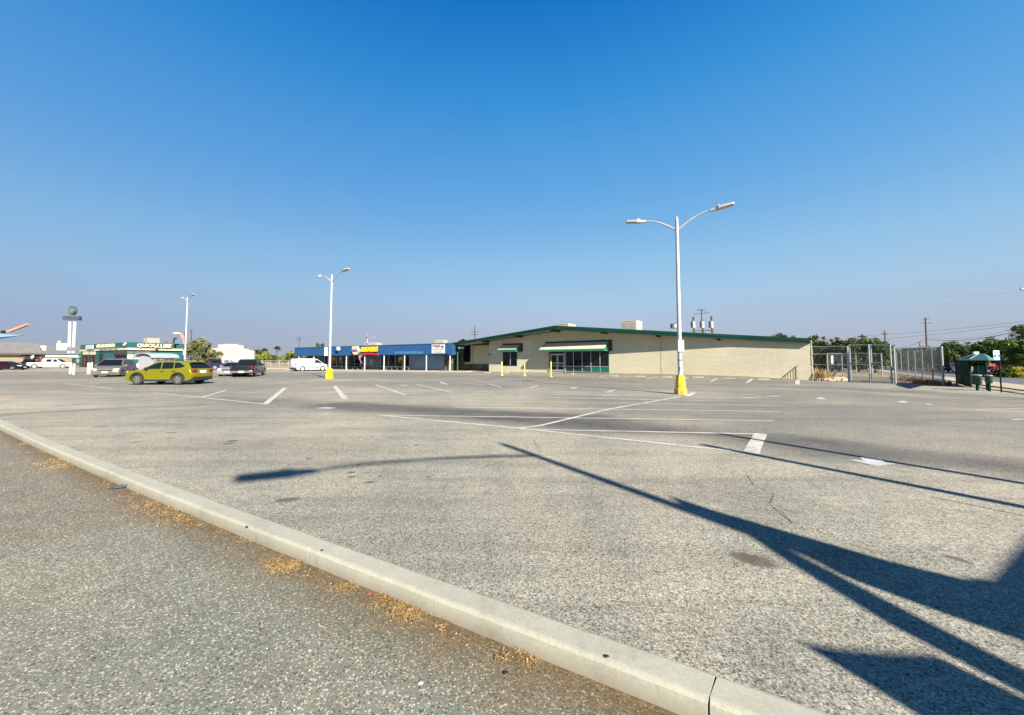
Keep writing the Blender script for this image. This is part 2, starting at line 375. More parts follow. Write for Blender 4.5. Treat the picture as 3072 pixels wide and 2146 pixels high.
def chain_mat(name, dens):
    m, nt, b = newmat(name); tc = N(nt, 'ShaderNodeTexCoord'); V = tc.outputs['UV']
    out = [n for n in nt.nodes if n.type == 'OUTPUT_MATERIAL'][0]
    w = []
    for a in (45, -45):
        mp = N(nt, 'ShaderNodeMapping'); nt.links.new(V, mp.inputs[0]); mp.inputs['Rotation'].default_value = (0, 0, R(a))
        wv = N(nt, 'ShaderNodeTexWave', Scale=6.0); nt.links.new(mp.outputs[0], wv.inputs['Vector'])
        w.append(ramp(nt, wv.outputs['Fac'], [(1-dens, 0), (min(1, 1-dens+.06), 1)]).outputs[0])
    f = math_(nt, 'MAXIMUM', w[0], w[1])
    b.inputs['Base Color'].default_value = (.13, .15, .165, 1); b.inputs['Metallic'].default_value = .3; b.inputs['Roughness'].default_value = .55
    t = N(nt, 'ShaderNodeBsdfTransparent'); ms = N(nt, 'ShaderNodeMixShader')
    nt.links.new(f, ms.inputs[0]); nt.links.new(t.outputs[0], ms.inputs[1]); nt.links.new(b.outputs[0], ms.inputs[2]); nt.links.new(ms.outputs[0], out.inputs[0])
    return m
def stucco(name, col, course=True):
    m, nt, b = newmat(name); tc = N(nt, 'ShaderNodeTexCoord'); V = tc.outputs['Object']
    n1 = noise_node(nt, .35, 6, .65, V); n2 = noise_node(nt, 5, 5, .8, V)
    sx = N(nt, 'ShaderNodeSeparateXYZ'); nt.links.new(V, sx.inputs[0])
    mp = N(nt, 'ShaderNodeMapping'); nt.links.new(V, mp.inputs[0]); mp.inputs['Scale'].default_value = (.5, .5, 5)
    n3 = noise_node(nt, 1.5, 4, .7, mp.outputs[0])
    c = mix(nt, tuple(col), ramp(nt, n1.outputs[0], [(.3, .9), (.7, 1.06)]).outputs[0], 1, 'MULTIPLY')
    c = mix(nt, c, ramp(nt, n2.outputs[0], [(.3, .9), (.7, 1.05)]).outputs[0], 1, 'MULTIPLY')
    c = mix(nt, c, ramp(nt, n3.outputs[0], [(.3, .88), (.6, 1.03)]).outputs[0], .8, 'MULTIPLY')
    nt.links.new(c, b.inputs['Base Color']); b.inputs['Roughness'].default_value = .9
    bp = N(nt, 'ShaderNodeBump', Strength=.5, Distance=.03); nt.links.new(n2.outputs[0], bp.inputs['Height']); nt.links.new(bp.outputs[0], b.inputs['Normal'])
    return m
def stone_mat():
    m, nt, b = newmat('river_rock'); tc = N(nt, 'ShaderNodeTexCoord'); V = tc.outputs['Object']
    vo = N(nt, 'ShaderNodeTexVoronoi', Scale=3.6); vo.feature = 'F1'; nt.links.new(V, vo.inputs['Vector'])
    ve = N(nt, 'ShaderNodeTexVoronoi', Scale=3.6); ve.feature = 'DISTANCE_TO_EDGE'; nt.links.new(V, ve.inputs['Vector'])
    s = N(nt, 'ShaderNodeSeparateColor'); nt.links.new(vo.outputs['Color'], s.inputs[0])
    c = ramp(nt, s.outputs[0], [(0, (.02, .018, .016)), (.4, (.08, .065, .045)), (.7, (.11, .11, .09)), (1, (.19, .16, .12))])
    col = mix(nt, (.03, .028, .025), c.outputs[0], ramp(nt, ve.outputs['Distance'], [(.02, 0), (.1, 1)]).outputs[0])
    nt.links.new(col, b.inputs['Base Color']); b.inputs['Roughness'].default_value = .8
    bp = N(nt, 'ShaderNodeBump', Strength=1, Distance=.08); nt.links.new(ve.outputs['Distance'], bp.inputs['Height']); nt.links.new(bp.outputs[0], b.inputs['Normal'])
    return m
def shingle_mat(name, col):
    m, nt, b = newmat(name); tc = N(nt, 'ShaderNodeTexCoord'); V = tc.outputs['Object']
    n1 = noise_node(nt, 1, 5, .7, V); sx = N(nt, 'ShaderNodeSeparateXYZ'); nt.links.new(V, sx.inputs[0])
    ln = math_(nt, 'FRACT', math_(nt, 'MULTIPLY', sx.outputs[2], 6))
    c = mix(nt, tuple(col), ramp(nt, n1.outputs[0], [(.3, .85), (.7, 1.12)]).outputs[0], 1, 'MULTIPLY')
    c = mix(nt, c, ramp(nt, ln, [(0, .75), (.15, 1)]).outputs[0], .8, 'MULTIPLY')
    nt.links.new(c, b.inputs['Base Color']); b.inputs['Roughness'].default_value = .95
    return m
def shutter_mat(name, col):
    m, nt, b = newmat(name); tc = N(nt, 'ShaderNodeTexCoord'); sx = N(nt, 'ShaderNodeSeparateXYZ'); nt.links.new(tc.outputs['Object'], sx.inputs[0])
    n1 = noise_node(nt, .8, 5, .6, tc.outputs['Object'])
    ln = math_(nt, 'FRACT', math_(nt, 'MULTIPLY', sx.outputs[2], 8))
    c = mix(nt, tuple(col), ramp(nt, ln, [(0, .8), (.2, 1.04)]).outputs[0], 1, 'MULTIPLY')
    c = mix(nt, c, ramp(nt, n1.outputs[0], [(.3, .9), (.7, 1.08)]).outputs[0], 1, 'MULTIPLY')
    nt.links.new(c, b.inputs['Base Color']); b.inputs['Roughness'].default_value = .6
    return m
M_lot = asphalt_lot(); M_near = near_pavement_mat(); M_kerb = kerb_mat()
M_line = paint_mat('line_paint', wear=.62); M_faint = paint_mat('worn_paint', (.33, .32, .29), wear=1.15); M_arrow = paint_mat('arrow_paint', (.50, .50, .50), wear=.85)
M_road = mat('road_asphalt', (.075, .078, .082), .9, .2, .6, bump=.3, bscale=40)
M_conc = mat('walk_concrete', (.31, .28, .22), .9, .14, .7, bump=.2)
M_dirt = mat('yard_dirt', (.24, .205, .14), .95, .35, .5, bump=.5, bscale=6)
M_field = mat('dry_field', (.29, .215, .115), .95, .22, .12, bump=.4, bscale=3)
M_ground = mat('far_ground', (.22, .19, .12), .95, .25, .03)
M_crack = mat('crack_shadow_tar', (.07, .062, .045), .9, .4, 9)
M_white = mat('white_paint', (.42, .42, .43), .5, .08, 2)
M_galv = mat('galvanised', (.26, .28, .285), .55, .15, 3, metal=.2)
M_pole = mat('pole_paint', (.35, .36, .40), .5, .16, 4)
M_yellow = mat('yellow_paint', (.50, .35, .012), .7, .25, 3.2, bump=.2, bscale=12)
M_yelold = mat('yellow_worn', (.42, .29, .06), .85, .4, 6, bump=.5, bscale=18)
M_yelpale = mat('yellow_pale', (.58, .48, .09), .6, .12, 3)
M_black = mat('black_plastic', (.015, .015, .016), .55, .1, 4)
M_tyre = mat('tyre_rubber', (.014, .014, .014), .8, .1, 8)
M_rim = mat('rim_alloy', (.42, .43, .45), .3, .05, 5, metal=.8)
M_darkrim = mat('rim_dark', (.05, .05, .055), .35, .05, 5, metal=.6)
M_hub = mat('white_hub', (.6, .6, .58), .5, .05, 5)
M_glass = glass('car_glass'); M_wglass = glass('shop_glass', (.006, .009, .011), .04)
M_headl = mat('headlamp', (.6, .62, .6), .15, .05, 9)
M_tail = mat('tail_lens', (.16, .008, .01), .2, .05, 9)
M_chrome = mat('chrome', (.6, .6, .58), .2, 0, metal=.9)
M_plate = mat('plate_white', (.7, .7, .7), .5, .05, 20)
M_cream = stucco('cream_block', (.49, .45, .325)); M_green = mat('green_trim', (.002, .036, .024), .6, .15, 1.2, spec=.25)
M_gdark = mat('green_dark', (.008, .05, .04), .5, .1, 2)
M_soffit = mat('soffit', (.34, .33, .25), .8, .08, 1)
M_brown = mat('beam_brown', (.035, .028, .022), .7, .1, 3)
M_stone = stone_mat()
M_blue = stucco('blue_fascia', (.002, .052, .155)); M_bluetrim = mat('blue_trim', (.01, .05, .15), .6, .1, 2)
M_bluegrey = shutter_mat('blue_grey_shutter', (.15, .24, .36)); M_bluewall = mat('blue_grey_wall', (.14, .24, .33), .7, .1, 1)
M_teal = stucco('teal_wall', (.004, .075, .075)); M_cap = mat('cream_band', (.44, .42, .32), .6, .05, 1)
M_wstucco = stucco('white_stucco', (.38, .36, .32)); M_tan = stucco('tan_wall', (.20, .17, .11)); M_grit = stucco('block_tan', (.36, .31, .22))
M_alu = mat('aluminium', (.45, .46, .47), .4, .05, 3, metal=.5)
M_shingle = shingle_mat('grey_shingle', (.115, .112, .115)); M_redtrim = mat('red_wood', (.16, .012, .018), .6, .15, 2)
M_ac = mat('metal_beige', (.30, .27, .23), .55, .1, 2); M_acd = mat('metal_grille', (.22, .21, .19), .6, .2, 12)
M_wood = mat('pole_wood', (.06, .045, .035), .85, .25, 2); M_dgreen = mat('shelter_green', (.005, .024, .018), .85, .12, 2, spec=.08)
M_shelterroof = mat('shelter_roof', (.03, .13, .085), .4, .08, 2)
M_redletter = mat('sign_red', (.32, .01, .015), .5, .05, 3); M_yelletter = mat('sign_yellow', (.75, .40, .005), .5, .05, 3)
M_navy = mat('sign_navy', (.008, .015, .14), .5, .05, 3); M_signblue = mat('sign_blue', (.01, .10, .45), .4, .05, 3)
M_ink = mat('ink_black', (.01, .01, .012), .6, 0); M_creaml = mat('letter_cream', (.68, .58, .34), .5, .05, 3)
M_orange = mat('orange_panel', (.50, .20, .13), .6, .1, 2); M_bark = mat('bark', (.09, .065, .045), .9, .3, 5, bump=.5)
M_leafA = foliage('leaf_olive', (.018, .03, .007), (.05, .075, .02), (.115, .14, .045))
M_leafB = foliage('leaf_bright', (.018, .04, .008), (.06, .105, .018), (.13, .17, .035))
M_leafC = foliage('leaf_dusty', (.05, .06, .025), (.13, .14, .06), (.26, .25, .15))
M_leafD = foliage('leaf_yellow', (.07, .09, .015), (.17, .19, .035), (.30, .31, .08))
M_hedgey = foliage('leaf_gold', (.20, .17, .01), (.36, .32, .02), (.5, .44, .05))
M_straw = foliage('straw', (.13, .075, .028), (.31, .20, .08), (.66, .50, .27))
M_rust = foliage('rust_weed', (.14, .06, .02), (.28, .13, .05), (.42, .24, .1))
M_shadow = mat('shade_black', (.006, .006, .007), .8, 0)  # flat black painted in for shade; a door and roof box share it
M_chain = chain_mat('chain_link', .05); M_chain2 = chain_mat('chain_link_dense', .17)

# ---------------------------------------------------------------- ground
gm = MB()
for i in range(-12, 13):
    pass
gm.quad((-3000, -200, -.8), (3000, -200, -.8), (3000, 5000, -.8), (-3000, 5000, -.8))
struct(gm.build('ground', M_ground, fixn=False))
# kerb polylines from the photo, cleaned with a quadratic in a local frame
KA = [(0,1257),(91.7,1288.5),(262,1364.4),(419,1427.3),(600,1489.3),(809.5,1568.3),(1019,1640.4),(1200,1701.9),(1383,1765.3),(1593,1843.9),(1800,1914.6),(1900,1948.6),(2150,2032.4),(2476,2143.7)]
ka = [g(x, y, 0.0) for x, y in KA]
k0 = ka[0].xy; kd = (ka[-1].xy - ka[0].xy).normalized(); kn = Vector((-kd.y, kd.x))      # kn points to the lot side
if kn.y < 0: kn = -kn
TS = [(p.xy - k0).dot(kd) for p in ka]; VS = [(p.xy - k0).dot(kn) for p in ka]
TL = TS[-1]
num = sum(v * t*(TL-t) for v, t in zip(VS, TS)); den = sum((t*(TL-t))**2 for t in TS); KQ = num / den
def kpt(t, off=0):
    tt = min(max(t, -4), TL + 4)
    b = KQ * tt * (TL - tt)
    if t > TL + 4: b += KQ * (TL - 2*tt) * (t - tt)
    if t < -4: b += KQ * (TL - 2*tt) * (t - tt)
    return k0 + kd * t + kn * (b + off)
def kdist(p):
    v = p - k0; t = v.dot(kd); tt = min(max(t, -4), TL+4); b = KQ*tt*(TL-tt)
    if t > TL+4 or t < -4: b += KQ*(TL-2*tt)*(t-tt)
    return v.dot(kn) - b, t
KW = .19; KZ = .015; NZ = -.10
# darker wheel lanes (source px polylines, half width m, strength)
LANES = [([(1000,1215),(1500,1245),(2000,1290),(2500,1340),(3072,1400)], 1.0, .85),
         ([(640,1195),(1000,1215)], .8, .5), ([(2000,1275),(2700,1330),(3072,1350)], .9, .35),
         ([(1100,1216),(1500,1232),(2300,1262)], .7, .25), ([(60,1165),(900,1190)], .8, .3),
         ([(200,1140),(800,1145),(1100,1150)], 1.0, .3), ([(1500,1130),(2000,1150),(2500,1165),(3072,1200)], 1.4, .55),
         ([(0,1245),(300,1228),(600,1215)], .35, .5), ([(1700,1236),(2300,1247),(2342,1250)], .5, .3), ([(0,1118),(600,1120),(1400,1120)], 2.5, .45),
         ([(2300,1270),(3072,1330)], 1.4, .32), ([(1900,1215),(2600,1240),(3072,1262)], 3.2, .42), ([(2300,1180),(3072,1215)], 3.5, .45), ([(1000,1150),(2000,1160)], 3.4, .40), ([(0,1150),(900,1160)], 3.4, .34), ([(-300,1130),(500,1128),(1200,1128),(2200,1145)], 7, .44),
         ([(1250,1232),(1500,1240),(1800,1252)], .5, .95), ([(1500,1256),(2000,1292),(2280,1318)], .42, .95), ([(0,1182),(400,1196),(900,1212)], 1.2, .22), ([(500,1330),(1100,1345)], .7, .18), ([(1000,1520),(1600,1560),(2200,1480)], .5, .14)]
LW = [([g(x, y, 0).xy for x, y in pl], w, s) for pl, w, s in LANES]
def seg_d(p, a, b):
    ab = b - a; t = max(0, min(1, (p - a).dot(ab) / max(ab.length_squared, 1e-9))); return (p - a - ab*t).length
def lane(p):
    f = 0
    for pl, w, s in LW:
        d = min(seg_d(p, pl[i], pl[i+1]) for i in range(len(pl)-1))
        d += (mnoise.noise(Vector((p.x*.35, p.y*.35, 3))))*w*.7
        f = max(f, s * max(0, min(1, (w*1.5 - d) / w)))
    return f
lm = MB(); att = []
def lot_pt(t, k):
    """strip mesh following the kerb: k metres from it towards the lot"""
    p = kpt(t, k); return p
ts = []; t = -95.0
while t < TL + 60:
    ts.append(t); t += .35 if -14 < t < TL + 22 else 1.5
ks = []; k = 0.0
while k < 125: ks.append(k); k += .35 if k < 26 else (.8 if k < 50 else 2.5)
for tt in ts:
    for kk in ks:
        p = kpt(tt, kk); lm.v.append(Vector((p.x, p.y, zt(p.x, p.y)))); att.append(lane(p) if kk < 60 else 0)
nk = len(ks)
def in_lot(p):
    q = (p - S0).dot(SN)
    if q > 1.2: return False
    return p.y < 96
for i in range(len(ts)-1):
    for j in range(nk-1):
        c = (lm.v[i*nk+j] + lm.v[(i+1)*nk+j+1]) / 2
        if in_lot(c.xy): lm.f.append([i*nk+j, i*nk+j+1, (i+1)*nk+j+1, (i+1)*nk+j]); lm.m.append(0)
lot = lm.build('parking_lot', M_lot, fixn=True)
a = lot.data.attributes.new('lane', 'FLOAT', 'POINT'); a.data.foreach_set('value', att)
struct(lot)
# near pavement
nm = MB(); a1 = []; a2 = []
PJ0, PJ1 = g(0, 1657, NZ).xy, g(480, 1566, NZ).xy; PJn = (PJ1-PJ0).normalized(); PJn = Vector((-PJn.y, PJn.x))
ts2 = [-60 + i*1.0 for i in range(48)] + [-12 + i*.15 for i in range(int((TL+16)/.15))]
ks2 = [i*.12 for i in range(30)] + [3.6 + i*.6 for i in range(20)]
for tt in ts2:
    for kk in ks2:
        p = kpt(tt, -KW - kk); nm.v.append(Vector((p.x, p.y, NZ))); a1.append(kk / (.5 + .75*max(0, min(1, (tt-2)/(TL*.75)))))
        pd = (p - PJ0).dot(PJn) + mnoise.noise(Vector((p.x*2, p.y*2, 0)))*.05
        a2.append(max(0, min(1, pd/.05)))
nk = len(ks2)
for i in range(len(ts2)-1):
    for j in range(nk-1): nm.f.append([i*nk+j, i*nk+j+1, (i+1)*nk+j+1, (i+1)*nk+j]); nm.m.append(0)
nb = nm.build('pavement', M_near)
for nme, arr in (('kerbdist', a1), ('patch', a2)):
    a = nb.data.attributes.new(nme, 'FLOAT', 'POINT'); a.data.foreach_set('value', arr)
struct(nb)
# kerb: cast lengths with joints
joints = [kdist(g(x, y, KZ).xy)[1] for x, y in ((2150, 2032),)]
j0 = joints[0]; JT = sorted([j0 - 3.05*i for i in range(0, 24)] + [j0 + 3.05*i for i in range(1, 8)])
km = MB()
prof = [(-KW, NZ-.1), (-KW-.004, NZ), (-KW+.006, KZ-.02), (-KW+.02, KZ-.004), (-KW+.035, KZ), (-.02, KZ), (-.006, KZ-.004), (0, KZ-.02), (0, NZ-.1)]
for ji in range(len(JT)-1):
    ta, tb = JT[ji] + .0035, JT[ji+1] - .0035
    n = 12; o = len(km.v)
    for i in range(n+1):
        tt = ta + (tb-ta)*i/n
        for (w, z) in prof:
            jit = mnoise.noise(Vector((tt*2.3, w*9, 5)))*.006 if abs(w) > .01 else mnoise.noise(Vector((tt*3, 9, 5)))*.008
            p = kpt(tt + w*.19 + (mnoise.noise(Vector((w*30, ji*7.1, 2)))*.006 if i in (0, n) else 0), w + jit); km.v.append(Vector((p.x, p.y, z + (mnoise.noise(Vector((tt*1.7, w*5, 1)))*.004 if z > 0 else 0))))
    m_ = len(prof)
    for i in range(n):
        for k in range(m_-1): km.f.append([o+i*m_+k, o+i*m_+k+1, o+(i+1)*m_+k+1, o+(i+1)*m_+k]); km.m.append(0)
    km.f.append([o+k for k in range(m_)]); km.m.append(0); km.f.append([o+n*m_+k for k in range(m_)]); km.m.append(0)
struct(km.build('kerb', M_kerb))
# dark gap below the kerb joints
# cracks, and one strip drawn for the near lamp post's shadow
def strip(mb, pts, w, z=.004, jit=0.0, seed=0):
    rnd = random.Random(seed); P2 = []
    for i in range(len(pts)-1):
        a_, b_ = Vector(pts[i]).xy, Vector(pts[i+1]).xy; n = max(1, int((b_-a_).length/.05)) if jit else 1
        for k in range(n): P2.append(a_.lerp(b_, k/n))
    P2.append(Vector(pts[-1]).xy)
    if jit:
        acc = 0; out = []
        for i, p in enumerate(P2):
            acc = acc*.86 + rnd.uniform(-jit, jit)*.8
            d = (P2[min(i+1, len(P2)-1)] - P2[max(i-1, 0)]).normalized(); out.append(p + Vector((-d.y, d.x))*acc)
        P2 = out
    vs = []
    for i, p in enumerate(P2):
        d = (P2[min(i+1, len(P2)-1)] - P2[max(i-1, 0)]).normalized(); nrm = Vector((-d.y, d.x))
        ww = w/2 * (rnd.uniform(.15, 1.1) if jit else 1)
        for s in (1, -1): q = p + nrm*ww*s; vs.append((q.x, q.y, zt(q.x, q.y) + z))
    mb.add(vs, [(2*i, 2*i+1, 2*i+3, 2*i+2) for i in range(len(P2)-1)])
cm = MB()
CR = [([(2238,1425),(2250,1440),(2262,1458),(2290,1470),(2322,1483),(2306,1500),(2303,1515),(2330,1535),(2352,1550),(2370,1570)], .016, .02),
      ([(1600,1318),(1604,1330),(1618,1345),(1625,1355),(1610,1366),(1560,1374),(1500,1388),(1440,1406)], .018, .03),
      ([(1340,1448),(1325,1478),(1310,1500)], .014, .03), ([(1140,1338),(1100,1358)], .016, .03), ([(1160,1320),(1180,1306)], .014, .02),
      ([(1745,1458),(1760,1465),(1770,1475),(1765,1490),(1750,1498)], .012, .03),
      ([(200,1345),(420,1320),(560,1300),(690,1275),(780,1260)], .018, .03), ([(560,1350),(700,1318),(860,1280),(900,1262)], .018, .04),
      ([(860,1230),(890,1248),(930,1256),(1000,1270)], .02, .05), ([(950,1262),(960,1270),(985,1266)], .02, .03),
      ([(2380,1350),(2430,1365),(2500,1395),(2545,1412)], .014, .02), ([(2155,1190),(2350,1197),(2700,1210),(3072,1225)], .05, .04),
      ([(2044,1188),(2155,1192),(2360,1198)], .06, .05), ([(1640,1156),(1900,1176),(2025,1184)], .03, .03), ([(1150,1147),(1500,1160),(1815,1178)], .04, .03),  # strip ending at the near lamp base draws its pole shadow
      ([(1000,1178),(1300,1165),(1560,1160)], .04, .02), ([(0,1262),(250,1243),(480,1222)], .03, .03), ([(2520,1290),(2600,1300),(2640,1296)], .015, .04),
      ([(2870,1330),(2940,1345),(2960,1350)], .012, .02), ([(2240,1250),(2380,1262),(2560,1270)], .015, .04), ([(1000,1350),(1010,1360),(985,1366)], .02, .03)]
for i, (pl, w, j) in enumerate(CR): strip(cm, [g(x, y, 0) for x, y in pl], w*.62, .0035, j*.6, i)
rc = random.Random(12)
for i in range(22):
    t0 = rc.uniform(0, 30); k0_ = rc.uniform(.6, 22); p = kpt(t0, k0_); a_ = rc.uniform(0, 6.28); pts = [p]
    for _ in range(rc.randint(2, 5)): a_ += rc.uniform(-.7, .7); p = p + Vector((math.cos(a_), math.sin(a_)))*rc.uniform(.2, .7); pts.append(p)
    strip(cm, pts, rc.uniform(.003, .006), .0035, .02, 100+i)
struct(cm.build('cracks_and_lamp_shadow', M_crack, fixn=False))
# dark scuffs and spots on the lot; the first oval is a painted lamp-head shadow
sm = MB(); rs = random.Random(5); satt = []
SP = [(1583,1143,.5,.22),(1725,1148,.0,.0),(697,1324,.16,.05),(690,1331,.12,.04),(515,1298,.12,.04),(400,1328,.12,.04),(510,1315,.09,.03),(930,1375,.07,.03),(1075,1395,.05,.03),(1055,1418,.07,.03),(1053,1431,.06,.03),(1110,1448,.08,.03),(1140,1429,.04,.02),(1286,1431,.03,.02),(1250,1336,.06,.03),(1116,1309,.05,.03),(865,1500,.15,.05),(2230,1672,.11,.055),(2275,1684,.13,.07),(2872,1678,.09,.03),(300,1281,.14,.05)]
for (x, y, rx, ry) in SP:
    if rx == 0: continue
    c = g(x, y, 0); n = 14; a0 = rs.uniform(-.3, .3) + math.atan2(c.x, c.y)*-1; vs = []
    for k in range(n):
        a_ = 2*math.pi*k/n; r_ = rs.uniform(.75, 1.2); vx, vy = math.cos(a_)*rx*r_, math.sin(a_)*ry*r_*1.6
        vs.append((c.x + vx*math.cos(a0) - vy*math.sin(a0), c.y + vx*math.sin(a0) + vy*math.cos(a0), .003))
    vs = [(c.x, c.y, .003)] + [(c.x+(v[0]-c.x)*1.5, c.y+(v[1]-c.y)*1.5, .003) for v in vs]
    sm.add([(v[0], v[1], v[2] - .00007*SP.index((x, y, rx, ry))) for v in vs], [(0, k+1, (k+1)%n+1) for k in range(n)]); satt += [1.0] + [0.0]*n
def stain_shadow_mat():
    m, nt, b = newmat('stain_and_shadow'); tc = N(nt, 'ShaderNodeTexCoord'); at = N(nt, 'ShaderNodeAttribute'); at.attribute_name = 'core'
    n1 = noise_node(nt, 30, 5, .8, tc.outputs['Object']); b.inputs['Base Color'].default_value = (.11, .09, .068, 1); b.inputs['Roughness'].default_value = .8
    f = ramp(nt, math_(nt, 'ADD', at.outputs['Fac'], math_(nt, 'MULTIPLY', math_(nt, 'SUBTRACT', n1.outputs[0], .5), 1.1)), [(.25, 0), (.60, .6)])
    t = N(nt, 'ShaderNodeBsdfTransparent'); ms = N(nt, 'ShaderNodeMixShader'); out = [n for n in nt.nodes if n.type == 'OUTPUT_MATERIAL'][0]
    nt.links.new(f.outputs[0], ms.inputs[0]); nt.links.new(t.outputs[0], ms.inputs[1]); nt.links.new(b.outputs[0], ms.inputs[2]); nt.links.new(ms.outputs[0], out.inputs[0]); return m
so_ = sm.build('stains_and_lamp_shadow', stain_shadow_mat(), fixn=False); a = so_.data.attributes.new('core', 'FLOAT', 'POINT'); a.data.foreach_set('value', satt); struct(so_)
# painted markings
pm = MB(); fm = MB()
LINES = [((187,1150),(337,1166),.10),((459,1179),(605,1193),.11),((605,1193),(795,1213),.11),((605,1193),(679,1171),.12),((795,1213),(856,1164),.20),
 ((1004,1159),(1035,1197),.22),((1128,1155),(1218,1186),.13),((1250,1153),(1357,1178),.11),((1320,1146),(1340,1154),.2),((1320,1146),(1453,1153),.08),((1453,1153),(1427,1157),.1),
 ((1464,1152),(1505,1162),.13),((1464,1152),(1614,1157),.09),((1614,1157),(1588,1164),.15),((1821,1178),(1845,1169),.13),((1845,1169),(2345,1189),.10),
 ((1727,1185),(2345,1196),.08),((1638,1193),(2000,1200),.09),((1638,1193),(2000,1201),.08),((2000,1201),(2210,1204),.08),((1523,1205),(2350,1217),.09),((1364,1222),(2341,1235),.09),((1137,1246),(2322,1263),.09),((1562,1288),(2275,1303),.095),
 ((1137,1246),(1553,1285),.11),((1553,1285),(2201,1354),.10),((2282,1302),(2252,1361),.24),((1553,1285),(1618,1278),.11),((1618,1278),(1827,1228),.12),((1827,1228),(2044,1190),.13),
 ((2061,1189),(2082,1178),.22),((2219,1194),(2345,1189),.12),((2265,1132),(2241,1148),.2),((2394,1136),(2392,1154),.24),((2164,1129),(2132,1145),.14),((2073,1127),(2053,1137),.16),((1984,1128),(1938,1138),.12),
 ((1903,1127),(1868,1133),.12),((1828,1125),(1796,1131),.12),((2838,1210),(2870,1210),.06),((2925,1230),(3072,1226),.07),((3036,1260),(3072,1258),.08)]
FAINT = [((337,1166),(459,1179),.10),((392,1170),(449,1170),.1),((457,1179),(679,1171),.09),((610,1193),(1000,1177),.08),((1388,1160),(1464,1172),.1),((1266,1163),(1427,1157),.08),
 ((1757,1124),(1706,1129),.1),((2948,1203),(3072,1202),.09),((480,1187),(590,1172),.06),((200,1126),(300,1127),.1),((60,1137),(200,1140),.06),((1010,1137),(1150,1141),.1),((985,1141),(1100,1146),.08),((2173,1197),(2345,1203),.07)]
for a_, b_, w in LINES: strip(pm, [g(*a_), g(*b_)], w, .0045 + .0001*(LINES.index((a_, b_, w)) % 9))
for a_, b_, w in FAINT: strip(fm, [g(*a_), g(*b_)], w, .0042)
struct(pm.build('parking_lines', M_line, fixn=False)); struct(fm.build('worn_parking_lines', M_faint, fixn=False))
am = MB()
def poly_px(mb, pts, z=.005): mb.add([(lambda q: (q.x, q.y, q.z + z))(g(x, y)) for x, y in pts], [tuple(range(len(pts)))])
poly_px(am, [(2546,1379),(2583,1381.5),(2589,1383),(2654,1388.5),(2689,1393),(2628,1400.5)]); poly_px(am, [(2579,1372),(2642,1378),(2654,1388.3),(2589,1382.8)])
for pts in ([(943,1225),(975,1222),(1010,1224),(985,1228),(962,1227)], [(2446,1196),(2462,1192),(2479,1197),(2462,1199)], [(2690,1205),(2708,1203),(2725,1206),(2712,1210)],
            [(1710,1165),(1716,1162),(1734,1163),(1728,1167)], [(1202,1156),(1222,1155),(1224,1157),(1204,1158)], [(2775,1214),(2786,1212),(2800,1213),(2788,1216)]): poly_px(am, pts)
struct(am.build('painted_arrows', M_arrow, fixn=False))

# street side: kerb walk, road and far verge, all following the slope down to the street
def street_pt(q, r, z=0):
    p = S0 + SN*q + SD*r; return Vector((p.x, p.y, zt(p.x, p.y) + z))
def street_strip(name, q0, q1, r0, r1, m, z):
    mb = MB(); nq = max(2, int((q1-q0)/1.0)); nr = 2
    for i in range(nq+1):
        for j in range(nr): mb.v.append(street_pt(q0+(q1-q0)*i/nq, r0+(r1-r0)*j/(nr-1), z))
    for i in range(nq): mb.f.append([i*2, i*2+1, i*2+3, i*2+2]); mb.m.append(0)
    return struct(mb.build(name, m, fixn=True))
street_strip('road_verge', .9, 90, -60, 260, M_dirt, .0)
street_strip('road', 4.2, 17, -60, 260, M_road, .02)
wk = MB()
for (q0, q1, z) in ((2.0, 4.2, .06), (17, 18.8, .1)):
    nq = 3
    for i in range(nq):
        qa, qb = q0+(q1-q0)*i/nq, q0+(q1-q0)*(i+1)/nq
        wk.hexa([street_pt(qa,-60,-.3), street_pt(qb,-60,-.3), street_pt(qb,200,-.3), street_pt(qa,200,-.3), street_pt(qa,-60,z), street_pt(qb,-60,z), street_pt(qb,200,z), street_pt(qa,200,z)])
struct(wk.build('sidewalk', M_conc))
ym = MB(); ya = g(2434, 1141, 0); yb = g(2687, 1153, 0); yc = g(2840, 1159, 0)
far = 70
ym.add([(ya.x, ya.y, .006), (yb.x, yb.y, .006), (yc.x, yc.y, .006), tuple(street_pt(.9, 12, .006)), tuple(street_pt(.9, far, .006)), (ya.x + .6*far, ya.y + .8*far, .006)], [(0,1,2,3,4,5)])
struct(ym.build('yard_ground', M_dirt, fixn=False))
fl = MB(); fa, fb, fc = g(780, 1107.5, 0), g(905, 1108, 0), g(540, 1104, 0)
fl.add([(fc.x-40, fc.y+4, .012), (fc.x, fc.y, .012), (fa.x, fa.y, .012), (fb.x+14, fb.y, .012), (60, 160, .012), (60, 400, .012), (-300, 400, .012)], [tuple(range(7))])
struct(fl.build('dry_field', M_field, fixn=False))
kf = MB(); 
for (a_, b_) in ((fa, fb),):
    d = (b_-a_).normalized(); nrm = Vector((-d.y, d.x, 0)); 
    kf.hexa([a_-nrm*.5, b_-nrm*.5, b_+nrm*.5, a_+nrm*.5] + [p + Vector((0,0,.13)) for p in (a_-nrm*.5, b_-nrm*.5, b_+nrm*.5, a_+nrm*.5)])
struct(kf.build('field_kerb', M_conc))

